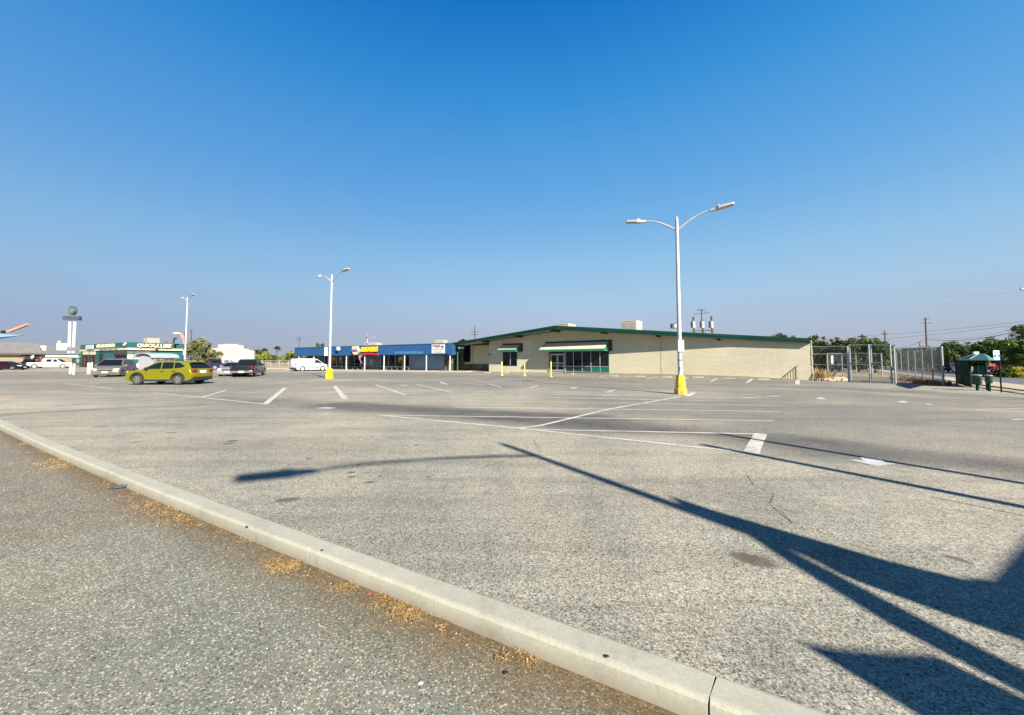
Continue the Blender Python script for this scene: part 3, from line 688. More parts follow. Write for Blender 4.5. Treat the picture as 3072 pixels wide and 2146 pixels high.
# ---------------------------------------------------------------- lamp posts
def lamp_post(label, base, height, arm_dir, arm_len=2.3, plinth=True, box_side=0, box_h=(1.9, 2.5), sides=(1, -1), group='twin arm lamp posts in the car park'):
    t = thing('lamp_post', label, 'lamp post', (base[0], base[1], zt(base[0], base[1])), 0, group)
    W_ = False
    b = MB()
    if plinth:
        n = 8
        b.lathe([(.30, 0), (.30, .26), (.27, .28)], 8, mi=1)
        b.lathe([(.25, .281), (.24, .5), (.205, .8), (.17, .92), (.11, .93)], 8)
    else: b.lathe([(.34, 0), (.33, .1), (.27, .75), (.22, .92), (.12, .93)], 4)
    o = b.build('base', [M_yellow, M_yelold], t, world=False, smooth=True, angle=30)
    if not plinth: o.rotation_euler.z = R(45)
    p = MB(); p.lathe([(.105, .9), (.10, 2.2), (.075, height-.1), (.075, height-.02), (.05, height)], 14); p.lathe([(.04, height), (.05, height+.05), (.02, height+.12)], 10)
    p.build('pole', M_pole, t, world=False, smooth=True)
    ad = Vector(arm_dir).normalized()
    if plinth:
        q = MB(); q.box((-.05, -.118, 1.15), (.05, -.10, 1.32)); q.build('hand_hole_cover', M_galv, t, world=False)
        q = MB(); q.lathe([(.108, 1.62), (.110, 1.63), (.108, 1.66)], 14); q.build('strap', M_black, t, world=False)
    for s in sides:
        d = Vector((ad.x, ad.y, 0))*s
        pts = []
        for i in range(13):
            f = i/12; ang = f*R(62); pts.append(d*(.06 + (arm_len-.7)*f) + Vector((0, 0, height-.55 + .68*math.sin(f*math.pi/2)**1.0)))
        a_ = MB(); a_.tube(pts, [.045]*6 + [.035]*7, 8); a_.build('arm', M_pole, t, world=False, smooth=True)
        # luminaire: narrow neck then wide flat box, tilted with the arm end
        end = pts[-1]; dr = (pts[-1]-pts[-2]).normalized(); dr = (d*.98 + Vector((0,0,.13))).normalized(); sd = dr.cross(Vector((0,0,1))).normalized(); upv = sd.cross(dr)
        h = MB()
        def sect(x, w, z0, z1): return [end + dr*x + sd*w + upv*z0, end + dr*x - sd*w + upv*z0, end + dr*x - sd*w + upv*z1, end + dr*x + sd*w + upv*z1]
        S = [sect(-.08, .06, -.05, .06), sect(.15, .09, -.06, .07), sect(.3, .16, -.06, .09), sect(.42, .17, -.04, .06), sect(.85, .17, -.04, .05), sect(.93, .13, -.03, .03)]
        vs = sum(S, []); fs = [(0,1,2,3), tuple(len(vs)-4+k for k in (3,2,1,0))]
        for i in range(len(S)-1):
            for k in range(4): fs.append((i*4+k, i*4+(k+1)%4, (i+1)*4+(k+1)%4, (i+1)*4+k))
        h.add(vs, fs); h.lathe([(.035, 0), (.035, .09), (.02, .11)], 8, c=end + dr*.3 + upv*.09)
        hd = h.build('lamp_head', M_pole, t, world=False, bevel=.01)
        l = MB(); l.hexa([end + dr*x + sd*w + upv*z for z in (-.055, -.041) for x, w in ((.44, .14), (.84, .14), (.84, -.14), (.44, -.14))]); l.build('lens', mat('lens', (.35, .33, .28), .3, .1, 20), hd, world=False)
    if box_side is not None:
        q = MB(); z0, z1 = box_h
        q.box((-.14+box_side, -.17, z0), (.14+box_side, -.10, z1)); q.build('notice_board', M_white, t, world=False)
    return t
b1 = g(2042, 1183); lamp_post('tall white twin arm lamp post with yellow octagonal footing, nearest to the camera', b1, 8.6, (3.0, -1.6), 2.16, True, 0, (2.05, 2.6))
b2 = g(988, 1137); lamp_post('white twin arm lamp post on a tapered yellow footing before the blue store', b2, 9.08, (2.9, -2.0), 2.3, False, -.27, (2.0, 2.75))
b3 = g(553, 1116); lamp_post('white twin arm lamp post with white notice board, behind the yellow-green hatchback', b3, 10.25, (2.9, -2.0), 2.35, False, 0, (2.3, 2.95))
b4 = g(1512, 1334, 0) + Vector((SUNAZ.x, SUNAZ.y, 0))*(8.2/math.tan(SUNEL)); lamp_post('white single arm lamp post behind the camera casting its long shadow over the lot', b4, 8.2, (-.816, -.577), 3.95, True, None, sides=(1,))

# ---------------------------------------------------------------- shadow casters behind the camera: a pylon sign and poles
def caster_pt(px, py, cast_plane_p, cast_plane_n):
    s = g(px, py, 0); q = Vector((cast_plane_p[0], cast_plane_p[1], 0)); n = Vector((cast_plane_n[0], cast_plane_n[1], 0)).normalized()
    t = (q - s).dot(n) / SUNV.dot(n); return s + SUNV*t
py_n = (0.45, -0.89); py_p = (5.6, -2.4)
sg = thing('pylon_sign', 'angular roadside pylon sign unseen behind the camera, its outline shaped to cast the wedge shadows', 'sign', (py_p[0], py_p[1], 0))
def fin(name, pts, pp, col):
    mb = MB(); mb.prism([caster_pt(x, y, pp, py_n) for x, y in pts], Vector((py_n[0], py_n[1], 0)).normalized()*.16); return mb.build(name, col, sg)  # unseen panel, outline projected back from the shadow it has to cast
fin('upper_panel', [(2004,1486),(2140,1531),(2448,1620),(2654,1680),(2883,1736),(2901,1731),(2962,1738),(3072,1617),(3190,1490),(3330,2010),(3072,1916),(2817,1830),(2677,1780),(2509,1718),(2395,1656),(2200,1574),(2100,1540),(2036,1512)], py_p, M_white)
fin('slanted_leg', [(2250,1596),(2406,1676),(2672,1816),(3072,2016),(3300,2130),(3320,2215),(3072,2086),(2654,1866),(2388,1703),(2240,1604)], (5.4, -2.5), M_white)
fin('lower_panel', [(2388,1923),(2480,1940),(2610,1953),(2789,1960),(2985,2052),(3072,2096),(3240,2190),(3300,2260),(3000,2300),(2757,2150),(2621,2065),(2500,1990)], (5.2, -2.6), M_white)
for i, (tip, w, hgt) in enumerate((((2160,1302), .13, 6.2), ((2112,1335), .15, 6.4))):
    s = g(tip[0], tip[1], 0); r_ = hgt/math.tan(SUNEL); q = s + Vector((SUNAZ.x, SUNAZ.y, 0))*r_
    mb = MB(); mb.tube([(0,0,0), (0,0,hgt)], w/2+.01, 10); o = mb.build('steel_pole', M_galv, smooth=True); o.location = (q.x, q.y, 0)
    tag(o, ('slimmer' if i == 0 else 'thicker') + ' steel pole standing out of frame whose shadow crosses the painted arrow area', 'pole', 'steel poles behind the camera')
s = g(2800, 1492, 0); q = s + Vector((SUNAZ.x, SUNAZ.y, 0))*(4/math.tan(SUNEL)); mb = MB(); mb.tube([(0,0,0), (0,0,4)], .014, 8); o = mb.build('thin_rod', M_galv); o.location = (q.x, q.y, 0)
tag(o, 'thin steel rod standing out of frame on the right', 'rod')

# ---------------------------------------------------------------- gable building
gc0 = g(1467, 1114.5, .12); gc1 = g(2434, 1140.3, .05)
GW = Wall(gc0.xy, gc1.xy)
gb = thing('retail_building', 'long cream block building with low green gable roof and green awnings, to let', 'building', (gc0.x, gc0.y, 0))
def groof(s, o): return None
OV = 2.0; OVL = 1.05
sR, zR = GW.hit(1665, 977, OV); sE, zE = GW.hit(2427, 1015.2, .25); sL, zL = GW.hit(1350, 1030, OVL)
def roofz(s): return zR + (s-sR)*((zE-zR)/(sE-sR)) if s > sR else zR + (s-sR)*((zL-zR)/(sL-sR))
def over(s):
    pts = [(sL, OVL), (sR, OV), (GW.hit(2225, 1005, .5)[0], .36), (sE, .26)]
    for (a_, b_), (c_, d_) in zip(pts, pts[1:]):
        if s <= c_: return b_ + (d_-b_)*(s-a_)/(c_-a_)
    return .22
TH = .42; DEP = -30
wl = MB(); n = 24; topp = []
ss = [0.0] + [sR] + [GW.len]
front = [GW.pt(0, -.1), GW.pt(GW.len, -.1), GW.pt(GW.len, roofz(GW.len)-TH+.02), GW.pt(sR, zR-TH+.02), GW.pt(0, roofz(0)-TH+.02)]
wl.prism(front, GW.n*-.3)
GWx = GW
# opening fronts are modelled as boxes recessed look: side and back walls
wl.hexa([GW.pt(GW.len-.3,-.6,-.301), GW.pt(GW.len,-.6,-.301), GW.pt(GW.len,-.6,DEP), GW.pt(GW.len-.3,-.6,DEP), GW.pt(GW.len-.3,roofz(GW.len)-TH,-.301), GW.pt(GW.len,roofz(GW.len)-TH,-.301), GW.pt(GW.len,roofz(GW.len)-TH,DEP), GW.pt(GW.len-.3,roofz(GW.len)-TH,DEP)])
GW.box(wl, 0, .3, -.1, roofz(0)-TH-.02, -1.6, -.301)
wl.build('wall', M_cream, gb)
al = MB(); GW.box(al, sL+.2, 0-.002, 1.02, roofz(sL)+.1-TH, -1.9, -1.6); al.build('alcove_wall', M_cream, gb)
st_ = MB(); 
def gp(mb, x0, x1, y0, y1, o0, o1, mi=0): GW.pbox(mb, x0, x1, y0, y1, o0, o1, mi)
a0, _ = GW.hit(1379, 1100, -1.55); GW.box(st_, a0, -.003, 0, 1.05, -1.6, -1.45)
a1_, _ = GW.hit(1392, 1100, -1.55); a2_, _ = GW.hit(1346, 1100, -1.55); GW.box(st_, a2_, a1_, 0.0, roofz(a2_)-TH-.05, -1.6, -1.40)
st_.build('stone_facing', M_stone, gb)
w_ = MB(); gp(w_, 1392.5, 1411, 1034, 1087, -1.6, -1.56); w_.build('narrow_window', M_wglass, gb)
w_ = MB(); gp(w_, 1412, 1420, 1036, 1087, -1.6, -1.54); w_.build('trim_board', M_soffit, gb)
# roof slab
rf = MB(); sk = [sL, sR, GW.hit(2225, 1005, .5)[0], sE]
for a_, b_ in zip(sk, sk[1:]):
    rf.hexa([GW.pt(a_, roofz(a_)-TH+.12, over(a_)-.05), GW.pt(b_, roofz(b_)-TH+.12, over(b_)-.05), GW.pt(b_, roofz(b_)-TH+.12, DEP), GW.pt(a_, roofz(a_)-TH+.12, DEP),
             GW.pt(a_, roofz(a_)-.05, over(a_)-.05), GW.pt(b_, roofz(b_)-.05, over(b_)-.05), GW.pt(b_, roofz(b_)-.05, DEP), GW.pt(a_, roofz(a_)-.05, DEP)])
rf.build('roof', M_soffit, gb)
fs_ = MB()
for a_, b_ in zip(sk, sk[1:]):
    for (z0, z1, o0, o1, mi) in ((-.22, 0, -.05, .03, 0), (-.27, -.22, -.05, -.01, 1), (-.42, -.27, -.05, .0, 0)):
        fs_.hexa([GW.pt(a_, roofz(a_)+z0, over(a_)+o1), GW.pt(b_, roofz(b_)+z0, over(b_)+o1), GW.pt(b_, roofz(b_)+z0, over(b_)+o0), GW.pt(a_, roofz(a_)+z0, over(a_)+o0),
                  GW.pt(a_, roofz(a_)+z1, over(a_)+o1), GW.pt(b_, roofz(b_)+z1, over(b_)+o1), GW.pt(b_, roofz(b_)+z1, over(b_)+o0), GW.pt(a_, roofz(a_)+z1, over(a_)+o0)], mi)
for e_, sgn in ((sL, -1), (sE, 1)):
    fs_.hexa([GW.pt(e_+q, roofz(e_)+z, o_) for z in (-.42, 0) for q, o_ in ((0, over(e_)), (.05*sgn, over(e_)), (.05*sgn, DEP), (0, DEP))])
fs_.build('fascia', [M_green, M_gdark], gb)
for px, pyy in ((1361,1045),(1452,1022),(1553,1006),(1665,990),(1809,992),(1970,1002),(2152,1013)):
    s_, _ = GW.hit(px, pyy, 1.0)
    b = MB(); oo = over(s_) - .12; z1 = roofz(s_) - TH + .115; ww = .11
    b.hexa([GW.pt(s_-ww, z1-.26, oo-.06), GW.pt(s_+ww, z1-.26, oo-.06), GW.pt(s_+ww, z1-.26, -.25 if s_ > 0 else -1.6), GW.pt(s_-ww, z1-.26, -.25 if s_ > 0 else -1.6),
            GW.pt(s_-ww, z1, oo-.06), GW.pt(s_+ww, z1, oo-.06), GW.pt(s_+ww, z1, -.25 if s_ > 0 else -1.6), GW.pt(s_-ww, z1, -.25 if s_ > 0 else -1.6)])
    bo = b.build('roof_beam', M_brown, gb)
    c = MB(); c.hexa([GW.pt(s_+q, z1-.28+z, oo+o_) for z in (0, .27) for q, o_ in ((-.12, .0), (.12, .0), (.12, -.058), (-.12, -.058))]); c.build('beam_cap', M_green, bo)
# joints, corner trim and plinth on the wall
j = MB()
for px, y0, y1 in ((1981.5, 1008, 1121),): gp(j, px-.6, px+.6, y0, y1, -.02, .012)
j.build('wall_joint', mat('joint', (.25, .2, .13), .9, 0), gb)
j = MB(); gp(j, 2432, 2435.5, 1022, 1139, -.05, .02); j.build('corner_trim', M_cream, gb)
# small window with awning
def window(x0, x1, y0, y1, mull, name='window'):
    fr = MB(); gp(fr, x0-1.5, x1+1, y0, y1+1, -.02, .03); f = fr.build(name, M_gdark, gb)
    prev = x0
    for i, m_ in enumerate(list(mull) + [x1]):
        p_ = MB(); gp(p_, prev+.3, m_-.8, y0+1, y1-.5, .031, .04); p_.build('pane', M_wglass, f); prev = m_
        if i < len(mull): q_ = MB(); gp(q_, m_-1, m_+.4, y0+1, y1-.5, .032, .07); q_.build('mullion', M_alu, f)
    return f
window(1510, 1550, 1055, 1097, (1531,))
def awning(x0, x1, y_top, y_front, y_bot, out, name='awning'):
    a0, _ = GW.hit(x0, y_front, out); a1, _ = GW.hit(x1, y_front, out); _, zf = GW.hit((x0+x1)/2, y_front, out); _, zb = GW.hit((x0+x1)/2, y_bot, out)
    zw = zf + out*.62; r_ = .35
    t = MB(); q = [GW.pt(a0, zf, out), GW.pt(a1, zf, out), GW.pt(a1, zw, .02), GW.pt(a0, zw, .02)]
    t.prism(q, Vector((0,0,.03))); aw = t.build(name, M_cap, gb)
    v = MB(); GW.box(v, a0-.01, a1+.01, zb, zf-.002, out-.03, out+.012)
    for e_ in (a0-.012, a1-.012):
        v.hexa([GW.pt(e_, zb, out-.032), GW.pt(e_+.025, zb, out-.032), GW.pt(e_+.025, zb, .02), GW.pt(e_, zb, .02), GW.pt(e_, zf-.01, out-.032), GW.pt(e_+.025, zf-.01, out-.032), GW.pt(e_+.025, zw-.02, .02), GW.pt(e_, zw-.02, .02)])
    v.build('valance', M_shelterroof, aw)
    k = MB(); GW.box(k, a0+.15, a1+.42, zw-.05, zw+.2, 0, .06); GW.box(k, a1+.06, a1+.42, zb, zw-.051, 0, .06); k.build('backing_board', M_brown, aw)
awning(1492, 1547, 1043, 1049, 1056, .95); awning(1617, 1812, 1037, 1048, 1054.5, 1.25)
# shop front: doors and panes
sf = MB(); gp(sf, 1648, 1826.5, 1053, 1118, -.05, .02); sfo = sf.build('shopfront', M_gdark, gb)
for a_, b_ in ((1652, 1671.5), (1672.5, 1692)):
    d_ = MB(); gp(d_, a_, b_, 1063, 1115, .021, .05); do = d_.build('door', M_alu, gb)
    for y0, y1 in ((1066, 1088.5), (1091, 1097), (1099, 1109.5)):
        p_ = MB(); gp(p_, a_+2.2, b_-1.8, y0, y1, .051, .058); p_.build('pane', M_wglass, do)
p_ = MB(); gp(p_, 1652, 1691, 1056, 1061, .021, .03); p_.build('transom', M_wglass, gb)
p_ = MB(); gp(p_, 1645, 1648, 1054, 1115.5, .0, .08); gp(p_, 1693, 1696.5, 1056, 1117, .021, .10); gp(p_, 1651, 1692, 1061.3, 1063, .021, .07); p_.build('door_frame', mat('frame_tan', (.30, .28, .23), .6, .1, 2), gb)
XS = [1697.5, 1720, 1746, 1772.5, 1799.5, 1825.5]
for i in range(5):
    p_ = MB(); gp(p_, XS[i]+.5, XS[i+1]-.8, 1055, 1098.5, .021, .035); p_.build('pane', M_wglass, sfo)
    p_ = MB(); gp(p_, XS[i]+.5, XS[i+1]-.8, 1101, 1115, .021, .035); p_.build('lower_panel', M_gdark if i < 3 else mat('green_panel', (.006, .12, .07), .4, .1, 2), sfo)
p_ = MB()
for x in XS[1:-1]: gp(p_, x-.9, x+.5, 1055, 1117, .036, .08)
gp(p_, 1697, 1825, 1098.8, 1100.4, .036, .07); gp(p_, 1697, 1825, 1115.6, 1117.2, .036, .07); p_.build('glazing_bars', M_alu, sfo)
for px, y0 in ((1469, 1060),):
    s_ = MB(); gp(s_, px-2, px+3, y0, y0+11, .01, .04, 0); o = s_.build('accessible_parking_sign', M_signblue, gb); s_ = MB(); gp(s_, px-1.6, px+2.6, y0+6.5, y0+10.5, .041, .05); s_.build('sign_text_panel', M_white, o)
# sidewalk along the front
def walk(name, W, s0, s1, o0, o1, z0, z1, m=M_conc):
    mb = MB(); W.box(mb, s0, s1, z0, z1, o0, o1); return struct(mb.build(name, m))
FT = [(-6.5, .10), (0, .10)] + [GW.hit(x, y, 0) for x, y in ((1724,1119.2),(1860,1120.6),(1984,1122),(2100,1125),(2220,1128.6),(2330,1134.5),(2425,1140.4))]
mb = MB()
for (a_, za_), (b_, zb_) in zip(FT, FT[1:]):
    o0 = -1.6 if a_ < 0 else -.05; o1 = .5 if a_ < 8 else .22
    mb.hexa([GW.pt(a_, -.2, o1), GW.pt(b_, -.2, o1), GW.pt(b_, -.2, o0), GW.pt(a_, -.2, o0), GW.pt(a_, max(.02, za_), o1), GW.pt(b_, max(.02, zb_), o1), GW.pt(b_, max(.02, zb_)+.004, o0), GW.pt(a_, max(.02, za_)+.004, o0)])
struct(mb.build('front_walk', mat('walk_tan', (.26, .225, .165), .9, .15, 1)))
# rooftop units
def rooftop(label, x0, x1, y0, ybot, dist, rz=-35, dep=1.6, holes=True, cat='rooftop unit'):
    a_, b_ = P(x0, y0, dist), P(x1, y0, dist); c_ = P((x0+x1)/2, ybot, dist); w = b_.x-a_.x; h = a_.z - c_.z
    t = thing('rooftop_unit', label, cat, ((a_.x+b_.x)/2, dist+dep/2, c_.z), R(rz)); w2 = w*.78
    m = MB(); m.box((-w2/2, -dep/2, 0), (w2/2, dep/2, h)); m.build('casing', M_ac, t, world=False, bevel=.02)
    m = MB(); m.box((-w2/2-.02, -dep/2-.03, h), (w2/2+.02, dep/2+.03, h+.05)); m.build('cap', M_cap, t, world=False)
    if holes:
        m = MB(); m.box((-w2*.42, -dep/2-.012, h*.15), (-w2*.05, -dep/2-.003, h*.8)); m.box((w2*.05, -dep/2-.012, h*.15), (w2*.42, -dep/2-.003, h*.8)); m.build('grille', M_acd, t, world=False)
    return t
rooftop('boxy beige rooftop unit with grilles on the green roof, right of the ridge', 1874, 1934, 963, 992, 44, -37, 2.2)
rooftop('low pale rooftop unit just right of the roof ridge', 1677, 1728, 972.5, 985, 54, -37, 2.5, False)
tq = thing('floodlight', 'small square floodlight on a stub above the green roof, left of the near lamp post', 'floodlight', tuple(P(2021, 996, 36)))
m = MB(); m.box((-.22, -.2, .35), (.22, .2, .8)); m.build('lamp_housing', M_black, tq, world=False); m = MB(); m.box((.0, -.22, .42), (.2, -.201, .72)); m.build('lamp_lens', M_white, tq, world=False); m = MB(); m.tube([(0,0,0),(0,0,.35)], .04); m.build('bracket', M_galv, tq, world=False)

# ---------------------------------------------------------------- blue strip store
p_l = P(882, 1108.4, 60); p_r = P(1345, 1114.1, 50)
BW = Wall((p_l.x, p_l.y), (p_r.x, p_r.y))
bb = thing('strip_store', 'low strip of shops with deep blue canopy fascia on white posts', 'building', (p_l.x, p_l.y, 0))
_, zt0 = BW.hit(882, 1043.4); _, zt1 = BW.hit(1334, 1029.6); _, zb0 = BW.hit(882, 1068.3); _, zb1 = BW.hit(1334, 1062.8)
LB = BW.len
f_ = MB(); BD = -2.7
f_.hexa([BW.pt(0,zb0,0), BW.pt(LB,zb1,0), BW.pt(LB,zb1,BD), BW.pt(0,zb0,BD), BW.pt(0,zt0-.12,0), BW.pt(LB,zt1-.12,0), BW.pt(LB,zt1-.12,BD), BW.pt(0,zt0-.12,BD)])
fa_ = f_.build('canopy_fascia', M_blue, bb)
f_ = MB(); f_.hexa([BW.pt(-.03,zt0-.118,.05), BW.pt(LB+.03,zt1-.118,.05), BW.pt(LB+.03,zt1-.118,BD-.05), BW.pt(-.03,zt0-.118,BD-.05), BW.pt(-.03,zt0,.05), BW.pt(LB+.03,zt1,.05), BW.pt(LB+.03,zt1,BD-.05), BW.pt(-.03,zt0,BD-.05)])
f_.build('coping', M_bluetrim, fa_)
f_ = MB(); f_.hexa([BW.pt(LB+.002,zb1-.2,-.02), BW.pt(LB+.5,zb1-.1,-.02), BW.pt(LB+.5,zb1-.1,-1.0), BW.pt(LB+.002,zb1-.2,-1.0), BW.pt(LB+.002,zt1-.15,-.02), BW.pt(LB+.5,zt1-.3,-.02), BW.pt(LB+.5,zt1-.3,-1.0), BW.pt(LB+.002,zt1-.15,-1.0)])
f_.build('canopy_end', M_blue, fa_)
bw = MB(); EB = BW.hit(1337,1090,BD)[0]; BW.box(bw, BW.hit(918,1090,BD)[0], EB, 0, min(zb0, zb1)+.3, BD-.3, BD); BW.box(bw, BW.hit(918,1090,BD)[0], EB-1, 0, min(zt0,zt1)-.4, BD-16, BD-.301); bw.build('wall', M_bluewall, bb)
bs = MB(); BW.box(bs, BW.hit(1336,1090,BD)[0], BW.hit(1357,1090,BD+.3)[0], 0, zb1+.2, BD+.01, BD+.3); bs.build('stone_pier', M_stone, bb)
def bp(mb, x0, x1, y0, y1, o0, o1, mi=0): BW.pbox(mb, x0, x1, y0, y1, BD+o0, BD+o1, mi)
m = MB(); bp(m, 920, 940, 1066, 1106, .003, .02); m.build('brick_panel', mat('brick', (.10, .05, .035), .9, .3, 14), bb)
m = MB(); bp(m, 944, 954, 1066, 1106, .003, .02); m.build('tan_panel', M_tan, bb)
sfb = MB(); bp(sfb, 957, 1229, 1066, 1107, .003, .01); sfb = sfb.build('shopfront', M_bluetrim, bb)
XB = [974, 984, 995, 1010, 1026, 1044, 1063, 1082, 1093]
XC = [1142, 1152, 1165, 1186, 1208, 1228]
for XX in (XB, XC):
    for i in range(len(XX)-1):
        m = MB(); bp(m, XX[i]+.6, XX[i+1]-.6, 1069, 1099, .011, .02); m.build('pane', M_wglass, sfb)
for a_, b_ in ((958, 972), (1096, 1103), (1104.5, 1127), (1128, 1139)):
    m = MB(); bp(m, a_, b_, 1068, 1107, .011, .04); d_ = m.build('door', mat('door_teal', (.12, .17, .18), .5, .1, 2), bb)
    m = MB(); bp(m, a_+1.2, b_-1.2, 1070, 1104, .041, .05); m.build('pane', mat('reflecting_glass', (.05, .09, .10), .05, .5, 1.2), d_)
m = MB()
for x in XB + XC: bp(m, x-.5, x+.5, 1067, 1099.5, .021, .07)
bp(m, 974, 1093, 1099.4, 1100.6, .011, .12); bp(m, 1142, 1228, 1099.4, 1100.6, .011, .12); m.build('glazing_bars', M_alu, sfb)
for a_, b_, c_, col in ((997.5, 1006.5, 1.0, (.45, .22, .04)), (1017, 1024, 1.2, (.35, .33, .05)), (1195, 1208, 1.0, (.42, .37, .04))):
    m = MB(); bp(m, a_, b_, 1071, 1088, .08, .085); o = m.build('poster', mat('poster_%d' % a_, col, .6, .25, 3), bb)
    m = MB(); bp(m, a_+1.5, b_-1.5, 1081, 1087, .086, .09); m.build('poster_picture', M_navy, o)
for a_, b_ in ((1230, 1276), (1282, 1335)):
    m = MB(); bp(m, a_, b_, 1066.5, 1108, .003, .05); m.build('roller_shutter', M_bluegrey, bb)
for px in (896, 941, 1039, 1094, 1152, 1213.5, 1279, 1350):
    s_, _ = BW.hit(px, 1090, -.2)
    m = MB(); q = BW.pt(s_, 0, -.2); m.tube([q + Vector((0,0,.1)), q + Vector((0,0,min(3.2, (zb0 + (zb1-zb0)*s_/LB))))], .085, 8); m.build('post', M_white, bb, smooth=True)
struct((lambda mb: (BW.box(mb, -1.5, LB+3.0, -.3, .12, BD-.2, .55), mb.build('store_walk', M_conc))[1])(MB()))
def bench(label, x0, x1):
    s0, _ = BW.hit(x0, 1103, -1.9); s1, _ = BW.hit(x1, 1103, -1.9); c = BW.pt((s0+s1)/2, .12, -1.9)
    t = thing('bench', label, 'bench', tuple(c), math.atan2(BW.u.y, BW.u.x), 'long benches under the blue canopy'); L = (s1-s0)/2
    m = MB(); m.box((-L, -.2, .42), (L, .2, .48)); m.build('seat', mat('bench_teal', (.05,.075,.09), .7, .1, 3), t, world=False)
    for k in range(5):
        m = MB(); x = -L+.2 + (2*L-.4)*k/4; m.box((x-.05, -.17, 0), (x+.05, .17, .418)); m.build('leg', MC['bench_teal'], t, world=False)
bench('long blue-grey bench beneath the store windows left of the glass doors', 1026, 1092); bench('long blue-grey bench beneath the windows beside the roller shutter', 1156, 1230)
# signs on the fascia
def fpt(px, py, o=0): s_, z_ = BW.hit(px, py, o); return BW.pt(s_, z_, o)
t = thing('shop_sign', 'hexagonal white and yellow shop sign with blue letters on the blue fascia', 'sign', tuple(fpt(1063, 1051, .3)))
hx = [(1056.5,1039.5),(1071,1039),(1076,1050),(1071,1064),(1060.5,1065),(1055,1052)]
m = MB(); m.prism([fpt(x, y, .35) for x, y in hx], -BW.n*.33); m.build('panel', M_white, t)
m = MB(); m.prism([fpt(x, y, .36) for x, y in ((1057.5,1040.5),(1070.5,1040),(1072.5,1045),(1056.5,1045.5))], BW.n*.02); m.prism([fpt(x, y, .36) for x, y in ((1057.5,1059),(1073,1058.5),(1070.5,1063.5),(1061,1064.3))], BW.n*.02); m.build('yellow_band', M_yelletter, t)
m = MB(); o_ = fpt(1057, 1056.8, .37); e_ = fpt(1070.5, 1056.3, .37); h_ = fpt(1057, 1048.3, .37).z - o_.z
add_text(m, 'NAPA', o_, (e_-o_).normalized(), Vector((0,0,1)), (e_-o_).length, h_, .012, .03); m.build('lettering', M_navy, t)
t = thing('shop_sign', 'big slanted yellow letters over a curved red swoosh on the blue fascia', 'sign', tuple(fpt(1108, 1051, .2)))
m = MB(); o_ = fpt(1081.5, 1056.5, .2); e_ = fpt(1133, 1055, .2); h_ = fpt(1082, 1041.8, .2).z - o_.z
ur = (e_-o_).normalized(); add_text(m, 'AUTO PARTS', o_, ur, Vector((0,0,1)), (e_-o_).length, h_, .05, .05, .25, .97); m.build('lettering', M_yelletter, t)
m = MB(); pts = []
for i in range(9): f = i/8; pts.append(fpt(1081 + 53*f, 1060.5 + 5*(2*f-1)**2*.8 - 2.2, .2))
for i in range(9): f = 1 - i/8; pts.append(fpt(1081 + 53*f, 1065.5 + 3*(2*f-1)**2 - 1.5, .2))
m.prism(pts, -BW.n*.18); m.build('swoosh', M_redletter, t)
t = thing('shop_sign', 'white rectangular sign with black letters at the right end of the blue fascia', 'sign', tuple(fpt(1314, 1047, .1)))
m = MB(); BW.pbox(m, 1295, 1334, 1033.5, 1060.5, .003, .08); m.build('panel', M_white, t)
for txt, x0, x1, y0, y1, bold in (('MJB', 1298.5, 1321, 1036, 1044.5, .06), ('WELDING SUPPLY', 1297.5, 1331, 1046.5, 1051.5, .0), ('Outlet Store', 1302.5, 1326, 1053.5, 1059, .0)):
    m = MB(); o_ = fpt(x0, y1, .085); e_ = fpt(x1, y1-.4, .085); h_ = fpt(x0, y0, .085).z - o_.z; add_text(m, txt, o_, (e_-o_).normalized(), Vector((0,0,1)), (e_-o_).length, h_, .006, bold); m.build('lettering', M_ink if bold else mat('ink_grey', (.12, .12, .13), .6, 0), t)
m = MB(); m.tube([fpt(1324.5,1043,.1), fpt(1325.5,1037,.1)], .05); m.tube([fpt(1329.5,1043.5,.1), fpt(1329,1037.5,.1)], .07, 8); m.build('bottle_emblem', M_ink, t)
t = thing('wall_light', 'white bell shaped wall light on the blue fascia left of the hexagonal sign', 'wall light', tuple(fpt(1015, 1047, .2)))
m = MB(); c = fpt(1015, 1047, .3); m.lathe([(.10, -.35), (.28, -.2), (.33, .1), (.2, .28), (.05, .33)], 12, c=c); m.build('shade', M_white, t, smooth=True)
m = MB(); m.tube([c, c - BW.n*.3], .05); m.build('bracket', M_galv, t)
m = MB(); BW.pbox(m, 1184, 1270, 1054.5, 1061.5, .003, .012); m.build('faded_lettering_strip', mat('faded_blue', (.03, .11, .22), .8, .35, 2.5), fa_)
# flag
t = thing('flag', 'striped flag hanging from a slanted pole below the hexagonal sign', 'flag', tuple(fpt(1076, 1060, .5)))
A_, B_, C_, D_ = fpt(1074, 1056, .9), fpt(1087, 1069, 1.0), fpt(1083.5, 1090.5, .9), fpt(1077, 1074, .9)
m = MB(); nn = 11
for i in range(nn+1):
    f = i/nn; L_ = A_.lerp(D_, f) if f < .5 else None
EL = [A_, fpt(1075.5,1066,.9), fpt(1076,1076,.9), fpt(1080,1085,.9), C_]; ER = [B_ + (A_-B_)*.75, fpt(1086,1068,1.), fpt(1081,1076,1.), fpt(1084,1083,1.), C_ + Vector((.12,0,.05))]
for k in range(4):
    for j_ in range(7):
        f0, f1 = j_/7, (j_+1)/7
        m.quad(EL[k].lerp(ER[k], f0), EL[k].lerp(ER[k], f1), EL[k+1].lerp(ER[k+1], f1), EL[k+1].lerp(ER[k+1], f0), mi=(2 if (k == 0) else j_ % 2))
m.build('cloth', [M_redletter, M_white, M_navy], t, fixn=False)
m = MB(); m.tube([fpt(1070,1050,.36), fpt(1088,1070,1.0)], .02, 6); m.build('pole', M_alu, t)
